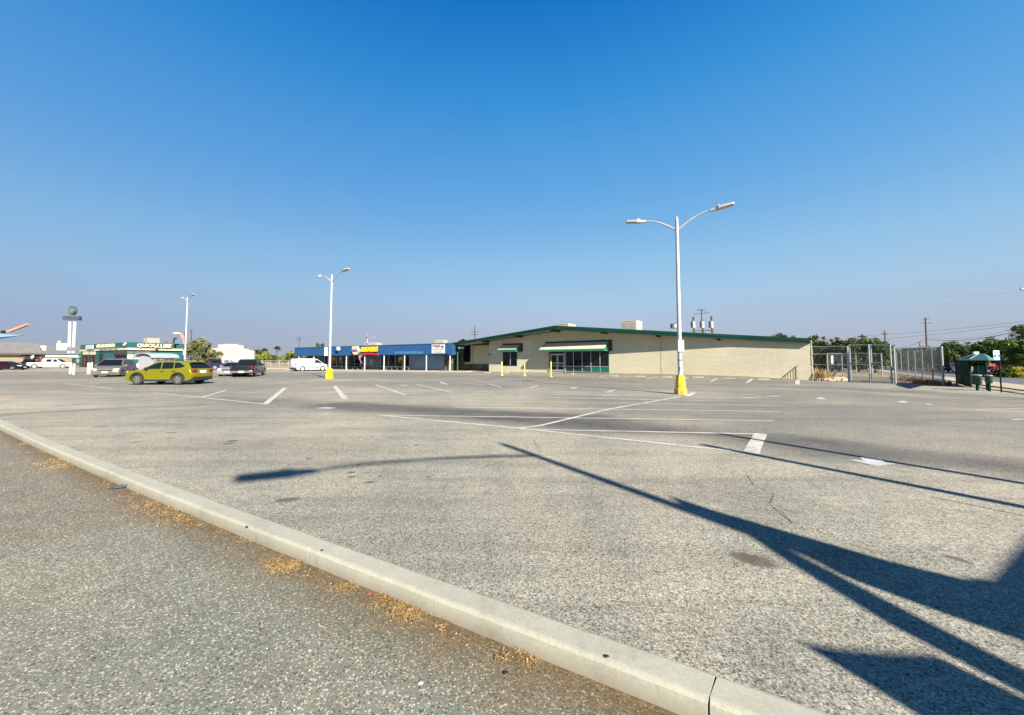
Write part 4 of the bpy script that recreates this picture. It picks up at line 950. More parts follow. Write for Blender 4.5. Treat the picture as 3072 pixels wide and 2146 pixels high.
rooftop('pale rooftop units behind the parapet above the shutters', 1302, 1340, 1021, 1031, 62, -15, 1.6)
rooftop('wide pale rooftop unit above the yellow lettering', 1090, 1140, 1029, 1037, 64, -15, 1.8)
def mast(label, x, ytop, ybot, dist):
    b_ = P(x, ybot, dist); tpt = P(x, ytop, dist); t = thing('roof_mast', label, 'mast', tuple(b_)); m = MB(); h = tpt.z-b_.z
    m.tube([(0,0,0),(0,0,h*.6)], .10, 8); m.tube([(0,0,h*.6),(0,0,h)], .035, 6); m.build('pole', M_galv, t, world=False)
    m = MB(); m.tube([(0,0,h*.5),(1.2,0,h*.56)], .04, 6); m.tube([(1.2,0,h*.44),(1.25,0,h*.7)], .03, 6); m.build('antenna', M_galv, t, world=False)
    m = MB(); m.lathe([(.10,h*.5),(.16,h*.53),(.16,h*.6),(.1,h*.62)], 8); m.build('siren', M_black, t, world=False)
mast('slim roof mast with antennas above the blue store', 1101.5, 1000, 1031, 64)

# ---------------------------------------------------------------- small gabled roof behind
def simple_gable(label, x0, xm, x1, ytop, yeave, dist, dep, mw, mr, name='house'):
    a_, b_, c_ = P(x0, yeave, dist), P(x1, yeave, dist), P(xm, ytop, dist); t = thing(name, label, 'house', ((a_.x+b_.x)/2, dist, 0))
    m = MB(); m.prism([Vector((a_.x+.3,dist,0)), Vector((b_.x-.3,dist,0)), Vector((b_.x-.3,dist,b_.z-.1)), Vector((c_.x,dist,c_.z-.25)), Vector((a_.x+.3,dist,a_.z-.1))], (0, dep, 0)); m.build('wall', mw, t)
    m = MB()
    for e_, f_ in ((a_, c_), (c_, b_)): m.prism([e_ + Vector((0,-.5,0)), f_ + Vector((0,-.5,0)), f_ + Vector((0,-.5,-.22)), e_ + Vector((0,-.5,-.22))], (0, dep+1, 0))
    m.build('roof', mr, t); return t
simple_gable('small dark green gable peeking over the left eave of the cream building', 1374, 1391, 1403, 1013.5, 1022, 66, 10, M_gdark, M_shingle)

# ---------------------------------------------------------------- quick service garage (teal)
QC = Vector((-72.3, 68.9)); QL = Vector((-96.3, 81.9)); QR = Vector((-68.7, 76.8))
q1 = Wall(QL, QC); q2 = Wall(QC, QR)
qb = thing('service_garage', 'teal service garage with cream band and cream sign letters', 'building', (QC.x, QC.y, 0))
zq = P(381, 1027, 68.9).z; zbt = P(381, 1043.8, 68.9).z; zbb = P(381, 1050, 68.9).z
bk = (QL - QC) ; 
m = MB(); back = QR + bk
m.hexa([Vector((p.x, p.y, 0)) for p in (QL, QC, QR, back)] + [Vector((p.x, p.y, zbb)) for p in (QL, QC, QR, back)]); m.build('wall', M_teal, qb)
m = MB(); cen = (QL+QR)/2
def ring(f, z): return [Vector((p.x + (p.x-cen.x)*f, p.y + (p.y-cen.y)*f, z)) for p in (QL, QC, QR, back)]
m.hexa(ring(.012, zbt) + ring(.012, zq)); m.build('parapet', M_teal, qb)
m = MB(); m.hexa(ring(.03, zbb) + ring(.03, zbt)); m.build('cream_band', M_cap, qb)
for a_, b_ in ((248.6, 265), (268.8, 286)):
    m = MB(); q1.pbox(m, a_, b_, 1054, 1101, .01, .04); d_ = m.build('bay_shade_panel', M_shadow, qb); m = MB(); q1.pbox(m, a_, b_, 1055, 1064.5, .041, .09); m.build('roller_door', M_cap, d_)  # black panel painted in for the shade inside the open bay
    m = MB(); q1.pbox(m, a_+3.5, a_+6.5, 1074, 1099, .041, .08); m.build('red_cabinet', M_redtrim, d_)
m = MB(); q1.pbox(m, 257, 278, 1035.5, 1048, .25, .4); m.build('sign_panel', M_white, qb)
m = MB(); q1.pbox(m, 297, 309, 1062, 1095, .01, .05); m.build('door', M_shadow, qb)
for a_, b_ in ((342, 350), (352, 379.5)): m = MB(); q1.pbox(m, a_, b_, 1052, 1080, .01, .05); m.build('window', M_wglass, qb)
for a_, b_ in ((382.5, 400.5), (403, 426), (428, 452)):
    m = MB(); q2.pbox(m, a_, b_, 1052, 1062, .01, .05); f_ = m.build('window', mat('old_glass', (.10, .12, .12), .2, .3, .8), qb); m = MB(); q2.pbox(m, a_, b_, 1064, 1078, .01, .05); m.build('window_panel', M_cap, f_)
def wall_text(W, txt, x0, x1, y0, y1, o, parent, m_, ybr=None, bold=.02, shear=0, ext=.03):
    s0, z0 = W.hit(x0, y1, o); s1, _ = W.hit(x1, y1, o); _, z1 = W.hit(x0, y0, o); mb = MB()
    p0 = W.pt(s0, z0, o); add_text(mb, txt, p0, W.u, Vector((0,0,1)), s1-s0, z1-z0, ext, bold, shear); return mb.build('lettering', m_, parent)
t = thing('wall_sign', 'small cream lettering on the left teal parapet of the garage', 'sign', (-84, 76, 3)); wall_text(q1, 'OLIVE CITY QUICK LUBE', 289, 343.5, 1034.5, 1045, .85, t, M_creaml, bold=.02)
t = thing('wall_sign', 'large cream sign letters over the garage shop window', 'sign', (-70, 72, 3))
q2o = .85
wall_text(q2, 'QUICK', 412, 464, 1031, 1042.5, q2o, t, M_creaml, bold=.05, shear=.1); wall_text(q2, 'LUBE', 472, 514.5, 1032, 1043, q2o, t, M_creaml, bold=.05, shear=.1)
m = MB(); s_, z_ = q2.hit(468, 1040, q2o); m.lathe([(.25,-.35),(.3,0),(.1,.3)], 8, c=q2.pt(s_, z_, q2o)); m.build('emblem', M_orange, t)
for (x, y) in ((373, 1035), (376.5, 1031)):
    m = MB(); c = P(x, y, 69); m.lathe([(.05,-.2),(.22,-.1),(.22,.12),(.05,.22)], 8, c=c); o = m.build('floodlight', M_white, None, smooth=True); tag(o, 'round white floodlight at the garage parapet corner, ' + ('lower' if y > 1033 else 'upper') + ' of the two', 'floodlight', 'floodlights at the parapet corner')
rooftop('cream box cooler on the garage roof above the large letters', 428, 454, 1015, 1029, 74, -20, 2.0, False)
t = thing('vent_pipe', 'dark hooked vent pipe on the garage roof', 'vent', tuple(P(521, 1031, 74))); m = MB(); m.tube([(0,0,0),(0,0,.7),(.15,0,1.0),(.5,0,1.05)], .16, 8); m.build('pipe', M_black, t, world=False)
# ---------------------------------------------------------------- restaurant, far left
L0 = P(-40, 1104, 74); L2 = P(246, 1102, 84); L1 = L0.lerp(L2, .6)
rw = Wall(L0.xy, L2.xy)
rb = thing('restaurant', 'restaurant with grey shingle mansard roof and dark red entrance', 'building', (L1.x, L1.y, 0))
def rp(mb, x0, x1, y0, y1, o0, o1, mi=0): rw.pbox(mb, x0, x1, y0, y1, o0, o1, mi)
m = MB(); rw.box(m, 0, rw.len, 0, 3.0, -5, 0); m.build('wall', M_tan, rb)
m = MB(); 
s0, z0 = rw.hit(-40, 1058.5, .9); s1, _ = rw.hit(129, 1058.5, .9); z1 = rw.hit(60, 1028, -2.2)[1]; s0b, _ = rw.hit(-40, 1028, -2.2); s1b, _ = rw.hit(112, 1029, -2.2)
m.hexa([rw.pt(s0,z0,.9), rw.pt(s1,z0,.9), rw.pt(s1,z0,-4.5), rw.pt(s0,z0,-4.5), rw.pt(s0b,z1,-2.2), rw.pt(s1b,z1,-2.2), rw.pt(s1b,z1,-2.6), rw.pt(s0b,z1,-2.6)]); m.build('roof', M_shingle, rb)
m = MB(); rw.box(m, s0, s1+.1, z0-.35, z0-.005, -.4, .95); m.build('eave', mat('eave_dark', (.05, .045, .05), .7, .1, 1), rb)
m = MB(); rp(m, 1, 66, 1064, 1070, .01, .2); rp(m, 127, 205, 1064, 1071.5, .01, .2); m.build('sign_band', M_cap, rb)
m = MB(); rp(m, 206, 236, 1065, 1073, .01, .25); m.build('blue_banner', mat('banner_blue', (.20, .42, .58), .6, .3, 1.5), rb)
m = MB(); rp(m, 70, 128, 1060.5, 1101, .01, .4); e_ = m.build('entrance', M_redtrim, rb); m = MB(); rp(m, 74, 119, 1063, 1100, .41, .44); m.build('recess_shade_panel', M_shadow, e_)  # black panel stands in for shade in the entrance
m = MB(); c = rw.pt(*rw.hit(95, 1070, .6), .6); m.lathe([(.2,-.02),(.5,0),(.5,.05)], 14, c=c, axis='y'); m.build('round_sign', M_soffit, e_)
m = MB(); s0, z0 = rw.hit(129, 1063, .5); s1, _ = rw.hit(246, 1063, .5); rw.box(m, s0, s1, z0, z0+.3, -5, .5); m.build('flat_roof', M_shingle, rb)
for x0, x1, y0, y1, mt in ((120, 139, 1037.5, 1052.5, M_cap), (170, 202, 1030, 1051, M_cap), (140, 170, 1041, 1053, M_shingle), (203, 240, 1042, 1053, M_shingle)):
    m = MB(); rw.pbox(m, x0, x1, y0, y1, -4.2, -3); m.build('roof_box', mt, rb)
t = thing('satellite_dish', 'white satellite dish on the cream roof box beside the tall sign', 'dish', tuple(P(178, 1030, 86))); m = MB(); m.lathe([(.03,0),(.18,.04),(.26,.12)], 14); o = m.build('dish', M_white, t, world=False); o.rotation_euler = (R(60), 0, R(30)); o.location.z = .3; m = MB(); m.tube([(0,0,-.1),(0,0,.3)], .04); m.build('mount', M_galv, t, world=False)
t = thing('storage_tank', 'dark green ribbed tank beside the garage corner', 'tank', tuple(g(235, 1102.3, 0))); m = MB(); m.lathe([(1.0,0),(1.05,.1),(1.0,.2),(1.05,.7),(1.0,.75),(1.05,1.2),(1.0,1.3),(.95,2.0),(.6,2.15)], 18); m.build('shell', mat('tank_green', (.012,.03,.025), .5, .1, 2), t, world=False, smooth=True)
# pylon sign with two white legs
t = thing('pylon_sign', 'tall two-legged white pylon sign with round medallion and dark readerboard', 'sign', tuple(P(214, 1100, 92).xy) + (0,))
dd = 92
for x0, x1, x2, x3 in ((205, 211.5, 202.5, 209.5), (219.5, 226.5, 215.5, 222.5)):
    a_, b_, c_, d_ = P(x0, 965, dd), P(x1, 965, dd), P(x3, 1042, dd), P(x2, 1042, dd)
    m = MB(); c2, d2 = c_ + (c_-b_).normalized()*5, d_ + (d_-a_).normalized()*5; m.prism([a_, b_, c2, d2], (0, .2, 0)); m.build('leg', M_white, t)
m = MB(); u_ = Vector((.97, .24, 0)); c = P(217, 955, dd); hgt = (P(217, 949, dd)-P(217, 961, dd)).z; hw = (P(238,955,dd)-P(199,955,dd)).x/2
m.hexa([c + u_*s_ + Vector((-.24,.97,0))*o_ + Vector((0,0,z_)) for z_ in (-hgt/2, hgt/2) for s_, o_ in ((-hw,-.4),(hw,-.4),(hw,.4),(-hw,.4))]); m.build('readerboard', mat('board_dark', (.04,.05,.08), .5, .3, 1), t)
m = MB(); c = P(219, 932.5, dd); rr = (P(0,921,dd)-P(0,945,dd)).z/2*1.1
for prof_, nme, mt in (([(rr*.98,-.3),(rr,-.27),(rr,.27),(rr*.98,.3)], 'medallion', mat('med_green', (.035,.08,.085), .4, .1, 1)), ([(rr*.6,-.34),(rr*.62,-.31)], 'medallion_face', mat('med_face', (.13,.15,.10), .5, .3, 1.2))):
    mb = MB(); mb.lathe(prof_, 24, axis='y'); o = mb.build(nme, mt, t, world=False, smooth=True); o.location = c - t.location; o.rotation_euler.z = R(-14)
# far left googie canopy with orange arm
t = thing('canopy', 'pale blue pointed canopy tip with dark underside at the left edge', 'canopy', tuple(P(0, 1090, 95).xy) + (0,)); m = MB()
m.prism([P(70,1006,95), P(0,1001.5,95), P(-60,999,95), P(-60,1027,95), P(0,1012,95)], (0, .5, 0)); m.build('deck', mat('canopy_blue', (.14,.25,.30), .5, .1, .5), t)
m = MB(); m.prism([P(68,1006.3,94.8), P(0,1012,94.8), P(-60,1022,94.8), P(-60,1028,94.8), P(0,1017.5,94.8)], (0, .1, 0)); m.build('underside_edge', M_bluetrim, t)
m = MB(); m.tube([P(-40,1018,98), P(-40,1085,98)], .3, 8); m.build('column', M_galv, t)
m = MB(); m.prism([P(15,994.5,97), P(80,970.5,97), P(79.5,975.5,97), P(24,997.5,97)], (0, .6, 0)); m.build('orange_fin', M_orange, t)
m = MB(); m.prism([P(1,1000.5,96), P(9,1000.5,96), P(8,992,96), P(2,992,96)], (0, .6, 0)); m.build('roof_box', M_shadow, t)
t = thing('street_light', 'street light arm with pale head poking out left of the lamp post above the garage', 'street light', tuple(P(552, 1100, 84).xy) + (0,))
m = MB(); a_ = P(518, 1001, 84); b_ = P(541, 1001, 84); m.tube([a_, a_.lerp(b_, .3), b_], [.12, .32, .2], 8); m.build('lamp_head', M_white, t); m = MB(); m.tube([b_, P(556,1001,84), P(556,1095,84)], .1, 6); m.build('pole', M_galv, t)
t = thing('banner_sign', 'pale orange slanted banner beside the far street light', 'banner', tuple(P(546, 1010, 83))); m = MB(); m.prism([P(538,1000,83), P(545,1000,83), P(553,1010,83), P(553,1022,83), P(549,1022,83)], (0,.15,0)); m.build('panel', M_orange, t)
m = MB(); m.tube([P(551.5,1022,83), P(551.5,1095,83)], .09, 6); m.build('post', M_galv, t)

# ---------------------------------------------------------------- white stepped building and distant things
sb = thing('mission_building', 'white stucco building with stepped parapet behind the parked cars', 'building', tuple(P(705, 1081, 108).xy) + (0,))
out = [(628,1090),(628,1045.5),(654,1045),(654,1034),(672,1033.6),(672,1032.3),(714.4,1032.7),(714.4,1036),(731,1037),(731,1046.6),(746.8,1047.7),(746.8,1051.6),(762.4,1052),(762.4,1090)]
m = MB(); m.prism([P(x, y, 108) for x, y in out], (-.4, 1, 0)); m.build('front_wall', M_wstucco, sb)
m = MB(); pb = [P(x, y, 109.01) for x, y in ((628,1090),(628,1052),(762.4,1053),(762.4,1090))]; m.prism(pb, (-3, 2.5, 0)); m.build('rear_block', M_wstucco, sb)
m = MB(); arc = [(715,1082),(715,1074),(718,1070),(724,1068),(731,1068),(737,1070),(740,1074),(740,1082)]; m.prism([P(x, y, 107.9) for x, y in arc], (0, -.15, 0)); ar = m.build('arch_door', mat('arch_pale', (.50,.48,.42), .8, .1, 1), sb)
m = MB(); pts = [(714,1082),(714,1073),(717,1069.5),(724,1067),(731,1067),(738,1069.5),(741,1073),(741,1082)]; m.tube([P(x, y, 107.8) for x, y in pts], .12, 6); m.build('arch_rim', M_grit, ar)

# ---------------------------------------------------------------- vegetation
def crown(name, parent, centres, nleaf, size, m_, seed, flat=.9, world=True):
    rnd = random.Random(seed); mb = MB(); att = []
    tot = sum(r**2 for _, r in centres)
    for c, r in centres:
        c = Vector(c); n = int(nleaf * r*r/tot); cl = [(Vector((rnd.gauss(0,1), rnd.gauss(0,1), rnd.gauss(0,1))).normalized()*r*rnd.uniform(.55, 1.0), r*rnd.uniform(.18, .38), rnd.random()) for _ in range(max(8, int(16*min(2.2, max(1, r)))))]
        for _ in range(n):
            cc, cr, cv = rnd.choice(cl)
            p = c + Vector((cc.x, cc.y, cc.z*flat)) + Vector((rnd.gauss(0,.5), rnd.gauss(0,.5), rnd.gauss(0,.45)))*cr
            s = size*rnd.uniform(.5, 1.5); a_ = Vector((rnd.gauss(0,1), rnd.gauss(0,1), rnd.gauss(0,.6))).normalized(); b_ = a_.orthogonal().normalized(); b_.rotate(Matrix.Rotation(rnd.uniform(0,6.28), 3, a_)); c2 = a_.cross(b_)
            mb.add([p - b_*s, p - c2*s*.6, p + b_*s, p + c2*s*.6], [(0,1,2,3)]); v = min(1, max(0, cv*.7 + rnd.random()*.3)); att += [v]*4
    o = mb.build(name, m_, parent, world=world, fixn=False); a = o.data.attributes.new('rnd', 'FLOAT', 'POINT'); a.data.foreach_set('value', att); return o
def tree(label, px, ybase, ytop, dist, wpx, m_=M_leafA, seed=1, n=3500, group=None, trunkfrac=.25, lobes=7, name='tree', cat='tree', size=None):
    b_ = P(px, ybase, dist); tp = P(px, ytop, dist); H_ = tp.z; wd = wpx/FPX*dist/2
    t = thing(name, label, cat, (b_.x, dist, zt(b_.x, dist) if dist < 90 else 0), 0, group); rnd = random.Random(seed)
    base = t.location; H_ = tp.z - base.z; zc = H_*(trunkfrac + (1-trunkfrac)/2); hr = H_*(1-trunkfrac)/2
    cs = [((base.x, base.y, base.z+zc), min(wd, hr)*.8)]
    for k in range(lobes):
        a_ = 6.28*k/lobes + rnd.uniform(-.3,.3); r_ = min(wd, hr)*rnd.uniform(.38, .62)
        cs.append(((base.x + math.cos(a_)*(wd-r_*.8)*rnd.uniform(.7,1), base.y + math.sin(a_)*(wd-r_)*.8, base.z + zc + rnd.uniform(-.5,.75)*(hr-r_*.6)), r_))
    cs.append(((base.x + rnd.uniform(-.2,.2)*wd, base.y, base.z + H_ - hr*.4), hr*.42))
    crown('crown', t, cs, n, size or max(.07, dist*.0022), m_, seed)
    m = MB(); m.tube([base + Vector((0,0,-.3)), base + Vector((.05*wd,0,zc*.5)), base + Vector((0,0,zc))], [.022*H_, .017*H_, .009*H_], 8)
    for k in range(4):
        a_ = k*1.7+seed; m.tube([base + Vector((0,0,zc*.55)), base + Vector((math.cos(a_)*wd*.3, math.sin(a_)*wd*.3, zc*.9)), base + Vector((math.cos(a_)*wd*.6, math.sin(a_)*wd*.6, zc*1.2))], [.015*H_, .011*H_, .004*H_], 6)
    m.build('trunk', M_bark, t, smooth=True); return t
tree('dusty green broad tree just right of the far lamp post beside the garage', 592, 1100, 1012, 70, 74, M_leafC, 3, 5200, trunkfrac=.06, lobes=9)
tree('dusty grey-green low tree branching against the white stepped building', 632, 1100, 1048, 72, 62, M_leafC, 4, 2600, trunkfrac=.05, lobes=6)
tree('green tree top showing over the garage roof right of the large letters', 505, 1100, 1024, 95, 70, M_leafC, 5, 1500)
tree('tree top showing over the blue store parapet', 961, 1100, 1028, 80, 26, M_leafA, 6, 1200)
G1 = 'yellow-green trees beyond the dry field'
for i, (px, yt, w, dd_, mm, lb) in enumerate(((778, 1062, 34, 120, M_leafD, 'yellow-green bushy tree next to the white stepped building'), (797, 1055, 30, 118, M_leafD, 'brightest yellow-green tree beyond the field, under a palm'), (820, 1066, 30, 124, M_leafA, 'low green tree left of the tallest palm'), (848, 1064, 34, 116, M_leafD, 'yellow-green tree between the tallest palm and the blue store'),
     (868, 1054, 30, 110, M_leafD, 'tall yellow-green tree beside the blue store corner'), (880, 1060, 40, 104, M_leafA, 'dull green tree at the blue store corner'), (905, 1064, 40, 100, M_leafA, 'dull green tree seen under the blue canopy'), (773, 1050, 14, 126, M_leafA, 'narrow dark tree touching the white building edge'))):
    tree(lb, px, 1092, yt, dd_, w, mm, 20+i, 1300, G1, trunkfrac=.05, lobes=5)
def palm(label, px, ytop, dist, group, seed):
    tp = P(px, ytop+4, dist); t = thing('palm_tree', label, 'palm tree', (tp.x, dist, 0), 0, group); rnd = random.Random(seed)
    m = MB(); m.tube([(0,0,0),(0,0,tp.z)], [.3,.2], 8); m.build('trunk', M_bark, t, world=False)
    m = MB(); att = []
    for k in range(46):
        a_ = rnd.uniform(0, 6.28); e_ = rnd.uniform(-.6, 1.2); L = rnd.uniform(1.0, 1.7); d = Vector((math.cos(a_)*math.cos(e_), math.sin(a_)*math.cos(e_), math.sin(e_))); s_ = d.cross(Vector((0,0,1))).normalized()*.22
        p0 = Vector((0,0,tp.z)); p1 = p0 + d*L*.6; p2 = p0 + d*L + Vector((0,0,-.35)); m.add([p0, p1+s_, p2, p1-s_], [(0,1,2,3)]); att += [rnd.random()]*4
    o = m.build('crown', M_leafA, t, world=False, fixn=False); a = o.data.attributes.new('rnd', 'FLOAT', 'POINT'); a.data.foreach_set('value', att)
for i, (px, y, lb) in enumerate(((793, 1048, 'short palm rising behind the yellow-green trees'), (831, 1042, 'tallest palm standing alone between the white building and blue store'), (767, 1052, 'palm crown close to the edge of the white building'))): palm(lb, px, y, 135, 'distant palms', i)
# right hand trees
G2 = 'dense trees behind the chain link fence'
for i, (px, yt, w, dd_, mm, lb) in enumerate((
    (2345, 1003, 46, 62, M_leafA, 'tree top just showing above the far right of the green roof'), (2375, 1008, 44, 64, M_leafA, 'lower tree top at the right end of the green roof'),
    (2460, 1003, 66, 50, M_leafA, 'round olive-green tree at the corner of the cream building'), (2515, 1014, 66, 52, M_leafA, 'olive-green tree second from the cream building corner'), (2575, 1004, 84, 50, M_leafB, 'large spreading green tree behind the double gate'),
    (2625, 1012, 80, 48, M_leafB, 'broad green tree left of the thin utility pole'), (2548, 1022, 60, 47, M_leafA, 'darker tree in front behind the first gate leaf'), (2600, 1030, 70, 58, M_leafA, 'dark filler tree low behind the gate'), (2480, 1030, 70, 58, M_leafA, 'dark low tree behind the cream building corner'))):
    tree(lb, px, 1105, yt, dd_, w*1.08, mm, 40+i, 9000, G2, trunkfrac=.03, lobes=11, size=.10)
G3 = 'trees across the street'
for i, (px, yt, w, dd_, mm, lb) in enumerate((
    (2715, 1043, 80, 110, M_leafA, 'distant low tree above the fence near the wooden pole'), (2790, 1038, 90, 95, M_leafA, 'distant olive tree behind the fence corner'), (2860, 1020, 76, 76, M_leafA, 'dark olive tree above the blue car'),
    (2912, 1026, 70, 78, M_leafC, 'dusty tree with a dry patch behind the bus shelter'), (2955, 1030, 80, 74, M_leafA, 'dark tree behind the bus shelter roof'), (2990, 1012, 90, 66, M_leafB, 'tall bright green tree right of the shelter roof'),
    (3040, 1014, 100, 60, M_leafB, 'large bright green tree over the low house'), (3085, 1006, 90, 56, M_leafB, 'bright green tree cut by the right edge'), (3075, 975, 40, 90, M_leafA, 'taller dark conifer at the right edge behind the others'), (2935, 1034, 120, 92, M_leafA, 'dark tree mass behind the trees across the street'), (2830, 1040, 100, 70, M_leafA, 'shady tree beside the parked blue car'))):
    tree(lb, px, 1105, yt, dd_, w, mm, 60+i, 6500, G3, trunkfrac=.03, lobes=10, size=.15)
tree('slim dark cypress rising over the tree line', 2966, 1100, 1014, 100, 7, M_leafA, 81, 600, trunkfrac=.02, lobes=3, name='cypress')
# hedges
def hedge(label, x0, x1, y0, y1, dist, m_, seed, dep=1.5):
    a_, b_ = P(x0, y1, dist), P(x1, y0, dist); zb = zt(a_.x, dist); t = thing('hedge', label, 'hedge', ((a_.x+b_.x)/2, dist, zb), 0, 'clipped hedges'); rnd = random.Random(seed)
    cs = []; n = max(2, int((b_.x-a_.x)/.9)); h = b_.z - zb
    for i in range(n): cs.append(((a_.x + (b_.x-a_.x)*(i+.5)/n, dist+rnd.uniform(-.2,.2), zb + h*.5), h*.52))
    crown('foliage', t, cs, 2600 if b_.x-a_.x < 7 else 7000, .08 if b_.x-a_.x < 7 else .16, m_, seed, flat=1.0)
hedge('long dark shrub bank behind the gates under the broad trees', 2440, 2630, 1072, 1106, 62, M_leafA, 95); hedge('dark shrubs across the street seen through the receding fence', 2690, 2830, 1062, 1106, 84, M_leafA, 96)
hedge('dark green clipped hedge right of the red car', 2985, 3012, 1104, 1122, 50, M_leafA, 91); hedge('bright lime topped hedge across the street', 3008, 3046, 1100, 1124, 49, M_leafB, 92)
hedge('golden yellow leaved bush at the far right', 3046, 3068, 1104, 1120, 47, M_hedgey, 93); hedge('green hedge seen through the first fence bay', 2456, 2530, 1094, 1112, 52, M_leafB, 94)
# low house right
t = thing('house', 'low brown house with pale roof edge behind the hedges at right edge', 'house', tuple(P(3055, 1110, 60).xy) + (-.7,))
m = MB(); a_, b_ = P(3000, 1080, 60), P(3110, 1118, 60); m.box((a_.x, 60, -.7), (b_.x, 60.6, a_.z-.1)); m.build('wall', mat('house_brown', (.10,.05,.035), .8, .2, 1), t)
m = MB(); a_, b_ = P(3018, 1075, 59), P(3120, 1081, 59); m.box((a_.x, 59, b_.z), (b_.x, 60.8, a_.z)); m.build('roof', mat('roof_pale', (.5,.47,.38), .8, .1, 1), t)
t = thing('house', 'brown house wall half hidden between bus shelter and blue sign', 'house', tuple(P(2990, 1110, 64).xy) + (-.7,))
m = MB(); a_, b_ = P(2965, 1082, 64), P(2998, 1118, 64); m.box((a_.x, 64, -.7), (b_.x, 64.6, a_.z)); m.build('wall', MC['house_brown'], t); m = MB(); m.box((a_.x-.3, 63.8, a_.z+.003), (b_.x+.3, 64.8, a_.z+.3)); m.build('roof', M_shingle, t)

# ---------------------------------------------------------------- utility poles and wires
def upole(label, px, ytop, dist, arms, r=.15, xb=None, ybase=1095):
    tp = P(px, ytop, dist); bx = P(xb or px, ybase, dist); t = thing('utility_pole', label, 'utility pole', (bx.x, dist, -.7 if px > 2400 else 0), 0, 'wooden utility poles')
    m = MB(); l = t.location; m.tube([l, tp], [r*.95, r*.62], 8); m.build('pole', M_wood, t)
    for (x0, y0, x1, y1) in arms:
        m = MB(); a_, b_ = P(x0, y0, dist-.2), P(x1, y1, dist-.2); m.tube([a_, b_], .07, 4); ar = m.build('crossarm', M_wood, t)
        m = MB()
        for f in (.04, .28, .72, .96): c = a_.lerp(b_, f); m.lathe([(.04,.06),(.04,.14),(.02,.17)], 6, c=c)
        m.build('insulators', M_wood, ar)
    return t
upole('wooden utility pole rising behind the chain link fence with two crossarms', 2776, 953, 75, [(2768,958,2786,958),(2766,970,2794,971)], .17, 2782)
upole('thin wooden utility pole beside the broad green tree', 2654, 992, 66, [(2645,1003,2664,1003)], .13, 2658)
upole('short distant pole between the two larger poles at the fence', 2758, 1027, 120, [(2754,1028,2762,1028)], .15)
tp = upole('utility pole carrying three platform transformers behind the green roof', 2104, 927, 62, [(2092,930,2115,932),(2081,943.5,2129,938)], .13, 2109, 1000)
for dx, yt_, in ((-27, 951), (0, 966), (27, 949)):
    m = MB(); a_ = P(2107+dx, yt_ if dx else 960, 62), P(2110+dx, 1000, 62); m.tube(list(a_), .16, 8); m.build('platform_leg', M_wood, tp)
    m = MB(); c = P(2108+dx, 985, 61.6); m.lathe([(.25,0),(.27,.1),(.27,1.0),(.2,1.1),(.06,1.25)], 10, c=c); m.build('transformer', M_alu, tp)
    m = MB(); c = P(2102+dx, 984, 61.6); m.lathe([(.12,0),(.14,.9),(.05,1.2)], 8, c=c); m.build('switch', M_black, tp)
m = MB(); m.tube([P(2077,993.5,62), P(2140,991,62)], .1, 4); m.build('platform_beam', M_wood, tp)
upole('utility pole with two crossarms behind the left eave of the cream building', 1424.5, 978, 80, [(1413,995.5,1436,997.5),(1412,1003.5,1434,1004.5)], .15)
upole('utility pole with tee crossarms beyond the white van', 898, 1013, 95, [(887,1013.5,910,1014),(889,1021,902,1018.5)], .12)
upole('utility pole with pale transformers in the dusty tree', 573.5, 991, 78, [(569,992,580,993)], .14)
upole('dark pole top just left of the far lamp post', 554.5, 998, 80, [(553.5,1000,560,1001),(553,1007,560,1007)], .12)
def wire(label, pts, r=.018, sag=0):
    m = MB(); m.tube(pts, r, 4, cap=False); o = m.build('power_line', M_black); return tag(o, label, 'cable', 'overhead cables')
def lpts(a_, b_, sag, n=14): return [a_.lerp(b_, i/n) - Vector((0,0,sag*4*(i/n)*(1-i/n))) for i in range(n+1)]
wire('upper thin cable from the fence pole up to the right edge', lpts(P(2560,1009.5,75), P(3090,963,45), .25), .02)
wire('middle thin cable sloping up to the right edge', lpts(P(2620,1018.5,75), P(3090,971,45), .2), .02)
wire('thick black sagging cable to the right edge', [P(x, y, d) for x, y, d in ((2777,1018,74.8),(2790,1020,73),(2830,1022.5,68),(2880,1021.5,62),(2930,1017.5,57),(2990,1008,52),(3040,998,48),(3090,986,45))], .045)
wire('lower thin cable above the thick sagging one', [P(x, y, d) for x, y, d in ((2777,1013,74.9),(2830,1016,68),(2880,1016,62),(2930,1012,57),(2990,1001,52),(3060,979,46),(3090,972,45))], .016)
wire('cable dropping left from the fence pole', [P(2777,1018,75), P(2745,1033,80), P(2700,1044,90)], .03)
wire('faint high cable at the upper right', lpts(P(2600,895,80), P(3090,876,50), .3), .010)
wire('faint cable right of the dusty tree', lpts(P(610,1028,80), P(900,1043,100), .4), .012)
t = thing('street_light', 'street light head entering at the upper right edge', 'street light', tuple(P(3100, 1100, 60).xy) + (-.6,))
m = MB(); m.tube([P(3061,869,60), P(3068,867,60), P(3080,867,60)], [.12,.28,.2], 8); m.build('lamp_head', M_galv, t); m = MB(); m.tube([P(3079,867,60), P(3100,880,60), P(3100,1100,60)], .1, 6); m.build('pole', M_galv, t)

